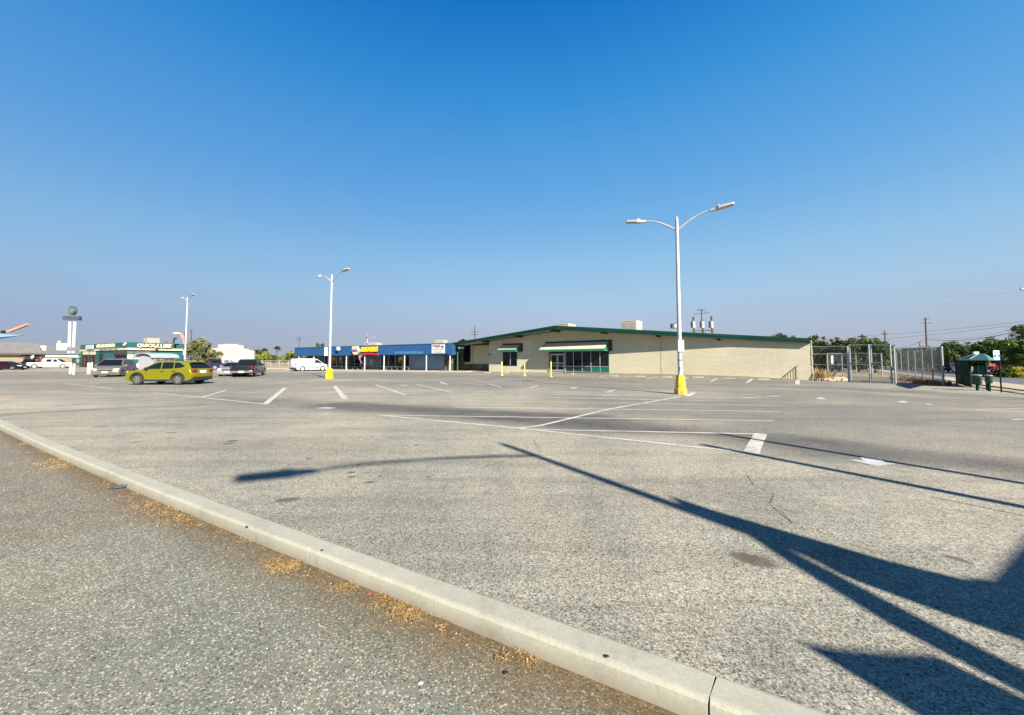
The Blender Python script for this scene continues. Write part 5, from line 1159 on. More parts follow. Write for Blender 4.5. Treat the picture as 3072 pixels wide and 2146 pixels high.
# ---------------------------------------------------------------- fences
def uvpanel(mb_name, a_, b_, z0, z1, m_, parent):
    me = bpy.data.meshes.new(mb_name); off = parent.location
    L = (Vector(b_)-Vector(a_)).length
    me.from_pydata([tuple(Vector(v)-off) for v in ((a_[0],a_[1],a_[2]+z0),(b_[0],b_[1],b_[2]+z0),(b_[0],b_[1],b_[2]+z1),(a_[0],a_[1],a_[2]+z1))], [], [(0,1,2,3)])
    uv = me.uv_layers.new(name='UVMap'); 
    for i, c in enumerate(((0,0),(L,0),(L,z1-z0),(0,z1-z0))): uv.data[i].uv = c
    me.materials.append(m_); o = bpy.data.objects.new(mb_name, me); scene.collection.objects.link(o); o.parent = parent; return o
def fence(name, label, pts, h, cat, rails=(1,), m_=None, pr=.035, group=None, post=True, z0=.05):
    t = thing(name, label, cat, tuple(pts[0]), 0, group)
    hs = h if isinstance(h, list) else [h]*len(pts)
    for i, p in enumerate(pts):
        m = MB(); m.tube([p + Vector((0,0,-.05)), p + Vector((0,0,hs[i]+.04))], pr*1.25 if i in (0, len(pts)-1) else pr, 8); m.build('post', M_galv, t, smooth=True)
    for i in range(len(pts)-1):
        for f in rails: m = MB(); m.tube([pts[i] + Vector((0,0,hs[i]*f)), pts[i+1] + Vector((0,0,hs[i+1]*f))], pr*.75, 6); m.build('rail', M_galv, t)
        uvpanel('mesh_panel', pts[i], pts[i+1], z0, min(hs[i], hs[i+1])-.02, m_ or M_chain, t)
    return t
def hpx(px, yb, yt_): p = g(px, yb, 0); return p, P(px, yt_, p.y).z
pA, hA = hpx(2439, 1141.5, 1040.5); pB, hB = hpx(2547, 1146, 1039.5)
fence('chain_link_fence', 'short chain link fence bay between the cream building and the gate', [pA, pB], [hA, hB], 'fence', (1, .78, .47), None, .045)
g1, h1 = hpx(2553, 1146, 1035.5); g2, h2 = hpx(2611, 1148.5, 1035)
fence('chain_link_gate', 'left leaf of the tall chain link double gate', [g1, g2], [h1, h2], 'gate', (1, .53, .03), None, .04, 'gate leaves')
g3, h3 = hpx(2617, 1149, 1035.5); g4, h4 = hpx(2676, 1151.5, 1036)
fence('chain_link_gate', 'right leaf of the tall chain link double gate, with padlock chain', [g3, g4], [h3, h4], 'gate', (1, .53, .03), None, .04, 'gate leaves')
c1, hc1 = hpx(2687, 1153, 1045); c2, hc2 = hpx(2831, 1157.5, 1041)
fence('chain_link_fence', 'chain link fence facing the lot right of the gate up to the corner post', [c1, c2], [hc1, hc2], 'fence', (1,), M_chain, .045)
rec = [c2]; hh_ = [hc2]
for px, yb, yt_ in ((2800,1154,1047),(2770,1150,1050),(2748,1145,1052),(2727,1141.5,1053),(2706,1136.5,1055),(2692,1133,1057)):
    p, h_ = hpx(px, yb, yt_); rec.append(p); hh_.append(h_)
fence('chain_link_fence', 'dense chain link fence receding along the street behind the corner post', rec, hh_, 'fence', (1,), M_chain2, .035)
bk = []; bh = []
for px, yb, yt_ in ((2484,1126.6,1061),(2528,1127,1061),(2570,1128.5,1060),(2647,1131,1061)):
    p, h_ = hpx(px, yb, yt_); bk.append(p); bh.append(h_)
fence('chain_link_fence', 'rear chain link fence seen through the gate with white notice', bk, bh, 'fence', (1, .5), M_chain, .045)
m = MB(); a_ = P(2490.5, 1067, 38); m.box((a_.x, 37.9, P(0,1091,38).z), (P(2497,1067,38).x, 37.95, a_.z)); tag(m.build('notice', M_white), 'tall narrow white notice hanging on the rear fence', 'sign')
# stone edging and weeds at the fence
m = MB(); rr = random.Random(3)
for i in range(60):
    px = rr.uniform(2455, 2545); p = g(px, rr.uniform(1136, 1143), 0); s_ = rr.uniform(.08, .3); m.box((p.x-s_, p.y-s_*.5, 0), (p.x+s_, p.y+s_*.5, rr.uniform(.06, .16)))
o = m.build('rubble', mat('rubble', (.40,.32,.22), .9, .3, 3), None, bevel=.02); o['kind'] = 'stuff'; tag(o, 'broken concrete and stones along the foot of the fence bay', 'rubble')
def weeds(name, label, spots, m_, seed, n=90, h=(.3, .8), spread=.35, w=.012):
    rnd = random.Random(seed); mb = MB(); att = []
    for (p, hs, sp, cnt) in spots:
        for _ in range(cnt):
            b_ = p + Vector((rnd.gauss(0, sp), rnd.gauss(0, sp), 0)); hh2 = hs*rnd.uniform(.4, 1.1); lean = Vector((rnd.gauss(0,.35), rnd.gauss(0,.35), 0))*hh2; s_ = Vector((rnd.uniform(-1,1), rnd.uniform(-1,1), 0)).normalized()*w*rnd.uniform(.6,1.6)
            m1 = b_ + lean*.4 + Vector((0,0,hh2*.6)); t_ = b_ + lean + Vector((0,0,hh2))
            mb.add([b_-s_, b_+s_, m1+s_*.7, t_, m1-s_*.7], [(0,1,2,3,4)]); att += [rnd.random()]*5
    o = mb.build(name, m_, None, fixn=False); a = o.data.attributes.new('rnd', 'FLOAT', 'POINT'); a.data.foreach_set('value', att); o['kind'] = 'stuff'; return tag(o, label, 'weeds')
weeds('weeds', 'tall dry yellow weeds at the corner of the cream building', [(g(2447, 1139, 0), 1.0, .25, 260), (g(2455, 1140, 0), .6, .3, 220), (g(2475, 1138, 0), .9, .25, 90)], M_straw, 1, w=.02)
weeds('dry_weeds', 'low rusty dry weeds along the foot of the receding fence', [(g(x, y, 0), .35, .4, 110) for x, y in ((2715,1140),(2730,1143),(2745,1146),(2775,1151),(2790,1153),(2803,1155),(2815,1155))], M_rust, 2, w=.02)
m = MB()
# low stone lined dark strip at shelter corner
# far fence in the dry field
ff = [P(x, y, 96) for x, y in ((785,1092),(812,1092),(838,1092),(865,1092),(890,1092))]
for p in ff: p.z = 0
fence('field_fence', 'grey-green rail fence at the back of the dry field', ff, 1.5, 'fence', (1, .55, .3), M_chain, .07)

# ---------------------------------------------------------------- bus shelter and street furniture at right
s0 = g(2870.5, 1154, 0); s1 = g(2911.6, 1163, 0); s2 = g(2962, 1171.5, 0)
bsd = thing('bus_shelter', 'dark green bus shelter with ribbed hipped roof beside the fence corner', 'bus shelter', (s1.x, s1.y, zt(s1.x, s1.y)))
def sp_(px, py, base): return P(px, py, base.y)
m = MB(); 
a_, b_ = Vector((s0.x, s0.y, 0)), Vector((s1.x, s1.y, 0)); za = P(2870, 1079, s0.y).z; zb_ = P(2911, 1079, s1.y).z; ztop = (za+zb_)/2
thk = Vector((.05, -.04, 0))
m.hexa([a_ + Vector((0,0,.08)), b_ + Vector((0,0,.05)), b_+thk + Vector((0,0,.05)), a_+thk + Vector((0,0,.08)), a_ + Vector((0,0,ztop)), b_ + Vector((0,0,ztop)), b_+thk + Vector((0,0,ztop)), a_+thk + Vector((0,0,ztop))]); m.build('side_wall', M_dgreen, bsd)
m = MB(); o_ = Vector((-.03,-.012,0)); md = a_.lerp(b_, .48)
for u0, u1 in ((.04,.46),(.54,.95)):
    c0, c1_ = a_.lerp(b_, u0)+o_, a_.lerp(b_, u1)+o_; m.hexa([c0+Vector((0,0,.15)), c1_+Vector((0,0,.15)), c1_-o_*.5+Vector((0,0,.15)), c0-o_*.5+Vector((0,0,.15)), c0+Vector((0,0,.65)), c1_+Vector((0,0,.65)), c1_-o_*.5+Vector((0,0,.65)), c0-o_*.5+Vector((0,0,.65))])
m.build('lower_panel', mat('panel_grey_green', (.022,.04,.034), .8, .1, 2, spec=.1), bsd)
c_ = Vector((s2.x, s2.y, 0))
for p_, w in ((c_, .05), (b_, .04), (a_, .04), (b_.lerp(c_, .45)+Vector((1.2,.9,0)), .04)):
    m = MB(); m.tube([p_, p_ + Vector((0,0,ztop))], w, 6); m.build('post', M_dgreen, bsd)
# rear glazed panel
r0, r1 = P(2926, 1150, 22.5), P(2957, 1150, 22.0); zr0, zr1 = P(2926, 1092, 22.5).z, P(2926, 1126, 22.5).z
m = MB(); m.hexa([Vector((r0.x,22.5,zr1-.1)), Vector((r1.x,22.0,zr1-.1)), Vector((r1.x,22.06,zr1-.1)), Vector((r0.x,22.56,zr1-.1)), Vector((r0.x,22.5,zr0)), Vector((r1.x,22.0,zr0)), Vector((r1.x,22.06,zr0)), Vector((r0.x,22.56,zr0))]); pn = m.build('map_case', M_dgreen, bsd)
m = MB(); x0_, x1_ = P(2929,1100,22.3).x, P(2953,1100,22.0).x; m.hexa([Vector((x0_,22.42,zr1)), Vector((x1_,21.98,zr1)), Vector((x1_,22.0,zr1)), Vector((x0_,22.44,zr1)), Vector((x0_,22.42,zr0-.08)), Vector((x1_,21.98,zr0-.08)), Vector((x1_,22.0,zr0-.08)), Vector((x0_,22.44,zr0-.08))]); m.build('glass', mat('case_glass', (.06,.16,.15), .08, .3, 2), pn)
# roof: hipped with ribs
e0, e1, e2 = P(2866.5, 1078.5, s0.y), P(2922, 1079, s1.y-1.2), P(2986, 1076.5, 21.5)
ev = ztop + .02; rl = [Vector((P(2867,1079,s0.y+.2).x, s0.y+.2, ev)), Vector((P(2915,1079,20.6).x, 20.6, ev)), Vector((P(2966,1079,18.9).x, 18.9, ev)), Vector((P(2984,1079,22.0).x, 22.0, ev))]
rd0 = Vector((P(2925,1062,22.4).x, 22.4, ev+.30)); rd1 = Vector((P(2952,1062,21.0).x, 21.0, ev+.33))
m = MB(); vs = rl + [rd0, rd1]; m.add(vs, [(0,1,4),(1,2,5,4),(2,3,5),(3,0,4,5),(3,2,1,0)])
m.add([v + Vector((0,0,-.07)) for v in rl] + rl, [(3,2,1,0),(0,1,5,4),(1,2,6,5),(2,3,7,6),(3,0,4,7)])
rr_ = m.build('roof', M_shelterroof, bsd)
m = MB()
for f in (.1, .3, .5, .7, .9):
    p0, p1 = rl[0].lerp(rl[1], f), rd0.lerp(rd1, f*.5); m.tube([p0+Vector((0,0,.02)), p1+Vector((0,0,.02))], .018, 4)
m.build('roof_rib', mat('rib_light', (.22,.4,.33), .4, .05, 2), rr_)
def bin_(label, px, yb, y0, wpx, dist):
    p = P(px, 1150, dist); h0 = P(px, yb, dist).z; h1 = P(px, y0, dist).z; r_ = wpx/FPX*dist/2*.8; t = thing('litter_bin', label, 'litter bin', (p.x, dist, zt(p.x, dist)), 0, 'round green bins at the shelter'); l = t.location
    m = MB(); m.lathe([(r_*.85, h0-l.z), (r_, h0-l.z+.05), (r_, h1-l.z-.04), (r_*1.04, h1-l.z)], 16); m.build('drum', mat('bin_green', (.005,.04,.027), .4, .1, 4), t, world=False, smooth=True)
    m = MB(); m.lathe([(r_*1.08, h1-l.z), (r_*1.08, h1-l.z+.03), (r_*.8, h1-l.z+.05)], 16); m.build('rim', M_galv, t, world=False, smooth=True)
    m = MB(); m.tube([(0,0,0),(0,0,h0-l.z+.02)], .06, 6); m.build('stand', M_dgreen, t, world=False)
bin_('round dark green litter bin with bright rim left of the shelter post', 2931, 1153, 1127, 25, 19.9); bin_('round green litter bin right of the shelter post', 2967, 1150, 1128, 19, 19.4)
t = thing('bus_stop_sign', 'blue and white bus stop sign on a dark post right of the shelter', 'sign', tuple(P(2999, 1160, 18.6).xy) + (0,)); dz = 18.6
def rpx(mb, x0, x1, y0, y1, d0, d1):
    a_, b_ = P(x0, y0, dz), P(x1, y1, dz); mb.box((a_.x, d0, b_.z), (b_.x, d1, a_.z))
m = MB(); rpx(m, 2978, 2998, 1052, 1080.5, dz-.02, dz); m.build('panel', mat('sign_pale', (.50,.62,.75), .5, .05, 2), t)
m = MB(); rpx(m, 2981, 2987, 1056.5, 1059, dz-.03, dz-.021); rpx(m, 2989.5, 2995, 1056.5, 1059, dz-.03, dz-.021); rpx(m, 2980, 2998, 1065, 1072.3, dz-.03, dz-.021); rpx(m, 2983, 2995, 1063.3, 1065.1, dz-.031, dz-.021); rpx(m, 2981, 2996, 1077, 1078.2, dz-.03, dz-.021); m.build('bus_symbol', M_signblue, t)
m = MB(); rpx(m, 2984.5, 2992.5, 1066.5, 1070.5, dz-.036, dz-.0311); m.build('bus_window', M_white, t)
m = MB(); x_ = P(2999, 1060, dz).x; m.tube([(x_, dz+.03, 0), (x_, dz+.03, P(0,1050,dz).z)], .03, 8); m.build('post', M_dgreen, t)
t = thing('rooftop_unit', 'white evaporative cooler on a roof behind the bus shelter', 'rooftop unit', tuple(P(2930, 1064, 60)))
m = MB(); w = 16/FPX*60; h = 8.5/FPX*60; m.box((-w/2,0,0),(w/2,.3,h)); m.build('casing', M_white, t, world=False)

# ---------------------------------------------------------------- bollards, wheel stops, rail
def bollard(label, px, yb, yt_, wpx, m_, group, foot=False):
    p, h = hpx(px, yb, yt_); r_ = wpx/FPX*p.y/2; m = MB(); m.lathe([(r_,-.02),(r_,h-r_*.6),(r_*.85,h-r_*.25),(r_*.4,h)], 12)
    if foot: m.lathe([(r_*3,0),(r_*3,.03),(r_*2.6,.045)], 12)
    o = m.build('bollard', m_, None, smooth=True); 
    for v in o.data.vertices: pass
    o.location = p; return tag(o, label, 'bollard', group)
M_crb = mat('cream_bollard', (.55,.50,.36), .7, .15, 3)
for px, yb, yt_, lb in ((210.5,1122,1088,'leftmost cream bollard of the left pair in front of the restaurant'),(221,1124,1091.5,'right cream bollard of the left pair'),(264.5,1122,1088.5,'left cream bollard of the pair beside the minivan'),(273.5,1124,1087.5,'cream bollard with dark bands nearest the minivan')): bollard(lb, px, yb, yt_, 5.6, M_crb, 'cream bollards')
for px, yb, yt_, lb in ((1505.5,1127,1085,'yellow bollard in front of the small awning window'),(1573.5,1128,1087.5,'middle yellow bollard in front of the cream wall'),(1653,1131,1085,'yellow bollard in front of the double glass doors')): bollard(lb, px, yb, yt_, 3.4, M_yelpale, 'yellow bollards before the cream building', True)
tag((lambda m: (m.tube([Vector((0,0,0)), Vector((0,0,2.6))], .06, 8), m.build('sign_post', M_shelterroof))[1])(MB()), 'green pole standing before the stone wall', 'pole').location = P(1372.5, 1112, 50).xy.to_3d() + Vector((0,0,.1))
WS = [(1829,1854,1126,'cream'),(1905,1933,1127.5,'cream'),(1988,2016,1129.5,'cream'),(2077,2109,1130.2,'cream'),(2173,2207,1132.5,'cream'),(2274,2310,1137,'cream'),(1452,1470,1119.2,'cream'),(1508,1525,1120.2,'cream'),
      (1016,1038,1111.3,'blue'),(1090,1110,1112,'blue'),(1139,1158,1113.4,'blue'),(1191,1208,1114.2,'blue'),(1242,1260,1115,'blue'),(1301,1319,1115.8,'blue')]
proto = None; idx = {'cream': 0, 'blue': 0}
NAMES = {'cream': ['right of the green panels', 'second from the shop window', 'just left of the near lamp post', 'just right of the near lamp post', 'second right of the near lamp post', 'nearest the steel handrail', 'at the stone alcove corner', 'between the alcove and first yellow bollard'],
         'blue': ['in front of the long left windows', 'in front of the glass doors', 'below the right end of the yellow letters', 'in front of the right window bench', 'below the left shutter', 'below the right shutter']}
for x0, x1, y, side in WS:
    y += 3.6 if side == 'cream' and x0 > 1800 else 0
    a_, b_ = g(x0, y, 0), g(x1, y, 0); W_ = GW if side == 'cream' else BW; c = (a_+b_)/2
    den_ = (W_.u.x*c.y - W_.u.y*c.x)/c.y**2*FPX; L = (x1-x0)/abs(den_)
    m = MB(); m.hexa([(-L/2,-.09,0),(L/2,-.09,0),(L/2,.09,0),(-L/2,.09,0),(-L/2+.03,-.06,.12),(L/2-.03,-.06,.12),(L/2-.03,.06,.12),(-L/2+.03,.06,.12)])
    o = m.build('wheel_stop', mat('stop_concrete', (.34,.31,.25), .85, .15, 3)); o.location = (c.x, c.y, 0); o.rotation_euler.z = math.atan2(W_.u.y, W_.u.x)
    tag(o, 'pale concrete wheel stop along the %s building, %s' % (side, NAMES[side][idx[side]]), 'wheel stop', 'wheel stops along the %s building' % side); idx[side] += 1
t = thing('handrail', 'rusty sloping steel handrail against the right end of the cream wall', 'handrail', tuple(GW.pt(GW.hit(2390,1130,.06)[0], 0, .06)))
hb = [GW.hit(2347, 1131.5, .06), GW.hit(2394, 1131, .06), GW.hit(2394, 1097, .06)]
m = MB(); m.tube([GW.pt(hb[0][0], .15, .06), GW.pt(hb[2][0], hb[2][1], .06), GW.pt(hb[1][0], 0.0, .06)], .022, 6); m.build('top_rail', mat('rust_brown', (.16,.10,.06), .7, .3, 6), t)
for k in range(1, 6):
    f = k/6; s_ = hb[0][0] + (hb[2][0]-hb[0][0])*f; m = MB(); m.tube([GW.pt(s_, .02, .06), GW.pt(s_, .15 + (hb[2][1]-.15)*f, .06)], .011, 5); m.build('baluster', MC['rust_brown'], t)
# ---------------------------------------------------------------- vehicles
def tow(x, lim): return max(-lim, min(lim, x))
def car(label, cat, loc, yaw, spec, paint, name='parked_car', group='vehicles parked in the lot'):
    t = thing(name, label, cat, loc, yaw, group)
    L, W = spec['L'], spec['W']/2; wr = spec.get('wr', .34); wb = spec['wb']; gc_ = spec.get('gc', .22); xf, xr = spec.get('xf', wb/2), spec.get('xr', -wb/2)
    top = spec['top']; ar = wr + .07
    outl = list(top)                                     # rear -> front over the top
    bot = []
    for xc in (xf, xr):
        bot.append((xc+ar, gc_))
        for k in range(1, 8): a_ = math.pi*k/8; bot.append((xc + ar*math.cos(a_), max(gc_, wr*1.0 + ar*math.sin(a_)*.98)))
        bot.append((xc-ar, gc_))
    outl = outl + [(L/2-.12, gc_)] + bot + [(-L/2+.15, gc_+.05)]
    def layer(y, ex, ez):
        r = []
        for x, z in outl:
            f = (abs(x)/(L/2))**6; zz = z - (ez if z > spec['belt']-.12 else 0)
            r.append(Vector((x*(1-ex*f), y, zz)))
        return r
    lys = [layer(-W, .045, .05), layer(-W+.03, .03, .02), layer(-W+.14, .012, .0), layer(-W*.45, 0, 0), layer(W*.45, 0, 0), layer(W-.14, .012, .0), layer(W-.03, .03, .02), layer(W, .045, .05)]
    m = MB(); n = len(outl); m.v = sum(lys, [])
    for i in range(len(lys)-1):
        for k in range(n): m.f.append([i*n+k, i*n+(k+1)%n, (i+1)*n+(k+1)%n, (i+1)*n+k]); m.m.append(0)
    m.f.append(list(range(n))); m.m.append(0); m.f.append([(len(lys)-1)*n+k for k in range(n)][::-1]); m.m.append(0)
    body = m.build('body', paint, t, world=False, smooth=True, angle=32)
    # dark inner wheel wells and underside
    m = MB(); m.box((-L/2+.25, -W+.16, gc_-.04), (L/2-.25, W-.16, gc_+.3)); m.build('underbody', M_black, t, world=False)
    cb = spec['cabin']; zb = min(z for _, z in cb); ztp = max(z for _, z in cb); tum = spec.get('tum', .2)
    def yw(z): return W - .03 - tum*(z-zb)/(ztp-zb)
    m = MB(); vl = [Vector((x, -yw(z), z)) for x, z in cb]; vr = [Vector((x, yw(z), z)) for x, z in cb]; k = len(cb)
    m.add(vl+vr, [tuple(range(k)), tuple(range(k, 2*k))[::-1]] + [(i, (i+1)%k, (i+1)%k+k, i+k) for i in range(k)])
    m.build('cabin', paint, t, world=False, bevel=.035)
    for poly in spec['win']:
        for s_ in (-1, 1):
            m = MB(); m.prism([Vector((x, s_*(yw(z)-.004), z)) for x, z in poly], (0, s_*.016, 0)); m.build('side_window', M_glass, t, world=False)
    for (p0, p1, nm) in spec['ends']:
        x0, z0 = p0; x1, z1 = p1; d = Vector((x1-x0, 0, z1-z0)); nr = Vector((-d.z, 0, d.x)).normalized(); 
        if nr.z < 0: nr = -nr
        if abs(nr.z) < .05: nr = Vector((math.copysign(1, x0), 0, 0))
        a_, b_ = .06, .93; q0 = Vector((x0,0,z0)) + d*a_; q1 = Vector((x0,0,z0)) + d*b_; y0_, y1_ = yw(q0.z)-.07, yw(q1.z)-.07
        m = MB(); m.prism([q0+Vector((0,-y0_,0)), q0+Vector((0,y0_,0)), q1+Vector((0,y1_,0)), q1+Vector((0,-y1_,0))], nr*.02); m.build(nm, M_glass, t, world=False)
    for x in (xf, xr):
        for s_ in (-1, 1):
            m = MB(); m.lathe([(wr*.6,-.1),(wr*.93,-.1),(wr,-.07),(wr,.07),(wr*.93,.1),(wr*.6,.1)], 22, axis='y'); w_ = m.build('wheel', M_tyre, t, world=False, smooth=True); w_.location = (x, s_*(W-.11), wr)
            m = MB(); y_ = s_*.085; kind = spec.get('rim', 'alloy')
            if kind == 'steel': m.lathe([(wr*.62, y_),(wr*.62, y_+s_*.02),(wr*.2, y_+s_*.04)], 16, axis='y'); m.build('rim', M_hub, w_, world=False, smooth=True)
            else:
                m.lathe([(wr*.62, y_*.6),(wr*.60, y_*.7)], 16, axis='y'); m.build('rim_back', M_darkrim, w_, world=False)
                m = MB()
                for q in range(5):
                    a_ = 2*math.pi*q/5; ca, sa = math.cos(a_), math.sin(a_); tx = Vector((-sa,0,ca)); rd = Vector((ca,0,sa)); hw = wr*.085
                    m.prism([rd*wr*.08 + tx*hw + Vector((0,y_,0)), rd*wr*.08 - tx*hw + Vector((0,y_,0)), rd*wr*.60 - tx*hw*1.8 + Vector((0,y_,0)), rd*wr*.60 + tx*hw*1.8 + Vector((0,y_,0))], (0, s_*.018, 0))
                for q in range(20):
                    a0_, a1_2 = 2*math.pi*q/20, 2*math.pi*(q+1)/20
                    m.quad(*[Vector((math.cos(a_)*r_, y_+s_*.02, math.sin(a_)*r_)) for a_, r_ in ((a0_, wr*.56),(a1_2, wr*.56),(a1_2, wr*.64),(a0_, wr*.64))])
                m.build('rim', M_rim, w_, world=False)
    clad = spec.get('clad')
    if clad:
        m = MB()
        for s_ in (-1, 1):
            for xc in (xf, xr):
                pts = [];  r0_, r1_ = ar-.01, ar+.07
                for k2 in range(15):
                    a0_, a1_2 = math.pi*k2/15, math.pi*(k2+1)/15
                    m.prism([Vector((xc+math.cos(a_)*r_, s_*(W-.01), wr+math.sin(a_)*r_*.98)) for a_, r_ in ((a0_, r0_),(a1_2, r0_),(a1_2, r1_),(a0_, r1_))], (0, s_*.03, 0))
            m.box((xr+ar+.05, min(s_*(W-.05), s_*(W+.02)), gc_-.03), (xf-ar-.05, max(s_*(W-.05), s_*(W+.02)), gc_+.09))
        m.box((L/2-.14, -W+.18, gc_-.01), (L/2+.01, W-.18, gc_+.22)); m.box((-L/2-.015, -W+.14, gc_+.03), (-L/2+.14, W-.14, gc_+.24)); m.build('cladding', M_black, t, world=False)
    # lamps, plates, bumper, grille, mirrors, handles
    hz = spec.get('hz', .68); tz = spec.get('tz', .9)
    for s_ in (-1, 1):
        m = MB(); xx = L/2*spec.get('hxx', .985); m.hexa([(xx-.2, s_*(W-.38), hz-.08),(xx-.0, s_*(W-.40), hz-.08),(xx-.10, s_*(W-.05), hz-.06),(xx-.3, s_*(W-.01), hz-.06),(xx-.2, s_*(W-.38), hz+.08),(xx-.03, s_*(W-.40), hz+.07),(xx-.13, s_*(W-.05), hz+.09),(xx-.34, s_*(W-.005), hz+.1)]); m.build('headlight', M_headl, t, world=False)
        m = MB(); tx_ = -L/2; tw, th_ = spec.get('tl', (.42, .09)); m.hexa([(tx_-.012, s_*(W-tw), tz-th_),(tx_-.012, s_*(W-.10), tz-th_),(tx_+.22, s_*(W+.008), tz-th_*.6),(tx_+.22, s_*(W-.2), tz-th_),(tx_-.0, s_*(W-tw), tz+th_),(tx_+.005, s_*(W-.10), tz+th_),(tx_+.26, s_*(W+.006), tz+th_*.8),(tx_+.26, s_*(W-.2), tz+th_)]); m.build('taillight', M_tail, t, world=False)
        mx, mz = spec['mir']; m = MB(); m.box((mx-.09, min(s_*(W-.05), s_*(W+.17)), mz-.02), (mx+.05, max(s_*(W-.05), s_*(W+.17)), mz+.13)); m.build('mirror', spec.get('mirm', paint), t, world=False, bevel=.02)
        for hx in spec.get('hnd', ()):
            m = MB(); m.box((hx-.11, min(s_*(W-.02), s_*(W+.025)), spec['belt']-.17), (hx+.11, max(s_*(W-.02), s_*(W+.025)), spec['belt']-.13)); m.build('door_handle', spec.get('mirm', paint), t, world=False)
    if spec.get('chrome'):
        m = MB(); m.box((-L/2-.1, -W+.04, .42), (-L/2+.05, W-.04, .60)); m.build('rear_bumper', M_chrome, t, world=False, bevel=.02)
    pzr = spec.get('pz', .78); m = MB(); m.box((-L/2-.03-(.08 if spec.get('chrome') else 0), -.2, pzr-.08), (-L/2+.05, .2, pzr+.08)); m.build('licence_plate', M_plate, t, world=False)
    m = MB(); m.box((L/2-.06, -.2, .40), (L/2+.015, .2, .52)); m.build('licence_plate', M_plate, t, world=False)
    m = MB(); m.box((L/2-.1, -.5, .58), (L/2+.005, .5, .70)); m.build('grille', M_black, t, world=False, bevel=.015)
    if spec.get('rails'):
        for s_ in (-1, 1):
            m = MB(); yy = s_*(W-.03-tum-.06); m.tube([(-1.5, yy, ztp-.02),(-1.3, yy, ztp+.07),(-.2, yy, ztp+.09),(.25, yy, ztp+.03)], .022, 6); m.build('roof_rail', M_black, t, world=False)
        m = MB(); m.box((-1.95, -.5, ztp-.09), (-1.62, .5, ztp-.03)); m.build('spoiler', paint, t, world=False, bevel=.02)
        m = MB(); m.box((-2.05, -.52, 1.06), (-2.03, .52, 1.1)); 
    if spec.get('bed'):
        x0, x1 = spec['bed']; m = MB(); m.box((x0+.08, -W+.12, spec['belt']-.12), (x1-.05, W-.12, spec['belt']+.012)); m.build('bed_shade_slab', M_shadow, t, world=False)  # black slab stands in for shade down in the load bed
    return t
def px_paint(name, col, metal=.25, rough=.3): return mat(name, col, rough, .03, 1, metal=metal, coat=.22 if max(col) > .1 else .1, spec=.5 if max(col) > .1 else .25)
HATCH = dict(L=4.48, W=1.80, wb=2.67, wr=.355, gc=.27, belt=1.03, xf=1.36, xr=-1.31, clad=True, rails=True, hz=.80, tz=.93, tl=(.42,.085), mir=(.72, 1.03), mirm=M_black, hnd=(-.28, -1.05), pz=.86, tum=.22,
    top=[(-2.22,.48),(-2.25,.72),(-2.20,.92),(-2.13,1.06),(-1.9,1.08),(1.0,1.02),(1.55,.98),(1.95,.90),(2.14,.78),(2.22,.62),(2.23,.42)],
    cabin=[(-2.12,1.05),(-1.78,1.46),(-1.62,1.52),(-.8,1.57),(0,1.56),(.35,1.49),(1.18,1.0)],
    win=[[(.98,1.05),(.33,1.42),(-.05,1.49),(-.12,1.06)],[(-.2,1.06),(-.14,1.49),(-.85,1.49),(-.95,1.08)],[(-1.02,1.09),(-.93,1.48),(-1.25,1.46),(-1.68,1.24),(-1.5,1.14)]],
    ends=[((1.18,1.0),(.35,1.49),'windshield'),((-2.12,1.05),(-1.78,1.46),'rear_window')])
MINIV = dict(L=4.8, W=1.95, wb=2.87, wr=.33, gc=.2, belt=1.05, xf=1.45, xr=-1.42, hz=.72, tz=1.0, tl=(.25,.2), mir=(.95,1.05), hnd=(0,-1.2), pz=.9, tum=.26,
    top=[(-2.36,.4),(-2.4,.7),(-2.36,1.0),(-2.3,1.1),(.9,1.08),(1.5,1.02),(2.0,.90),(2.3,.74),(2.4,.55),(2.36,.3)],
    cabin=[(-2.32,1.06),(-2.05,1.65),(-1.8,1.74),(-.4,1.76),(.4,1.70),(1.5,1.04)],
    win=[[(1.2,1.12),(.45,1.58),(.2,1.62),(.15,1.1)],[(.05,1.1),(.1,1.62),(-.95,1.63),(-1.0,1.1)],[(-1.1,1.1),(-1.05,1.63),(-1.85,1.6),(-2.1,1.15)]],
    ends=[((1.5,1.04),(.4,1.70),'windshield'),((-2.32,1.06),(-2.05,1.65),'rear_window')])
SEDAN = dict(L=4.75, W=1.84, wb=2.8, wr=.33, gc=.18, belt=.95, xf=1.45, xr=-1.35, hz=.68, tz=.82, tl=(.45,.09), mir=(.65,.95), hnd=(-.2,-1.1), pz=.72, tum=.27,
    top=[(-2.33,.4),(-2.37,.7),(-2.33,.92),(-2.2,1.0),(-1.6,1.02),(.9,.96),(1.5,.90),(2.0,.80),(2.3,.64),(2.37,.45),(2.33,.25)],
    cabin=[(-1.85,.98),(-1.15,1.36),(-.5,1.44),(.05,1.43),(.4,1.36),(1.2,.94)],
    win=[[(.95,1.0),(.35,1.30),(0,1.36),(-.1,1.0)],[(-.18,1.0),(-.1,1.36),(-.7,1.36),(-1.1,1.25),(-1.4,1.05)]],
    ends=[((1.2,.94),(.4,1.36),'windshield'),((-1.85,.98),(-1.15,1.36),'rear_window')])
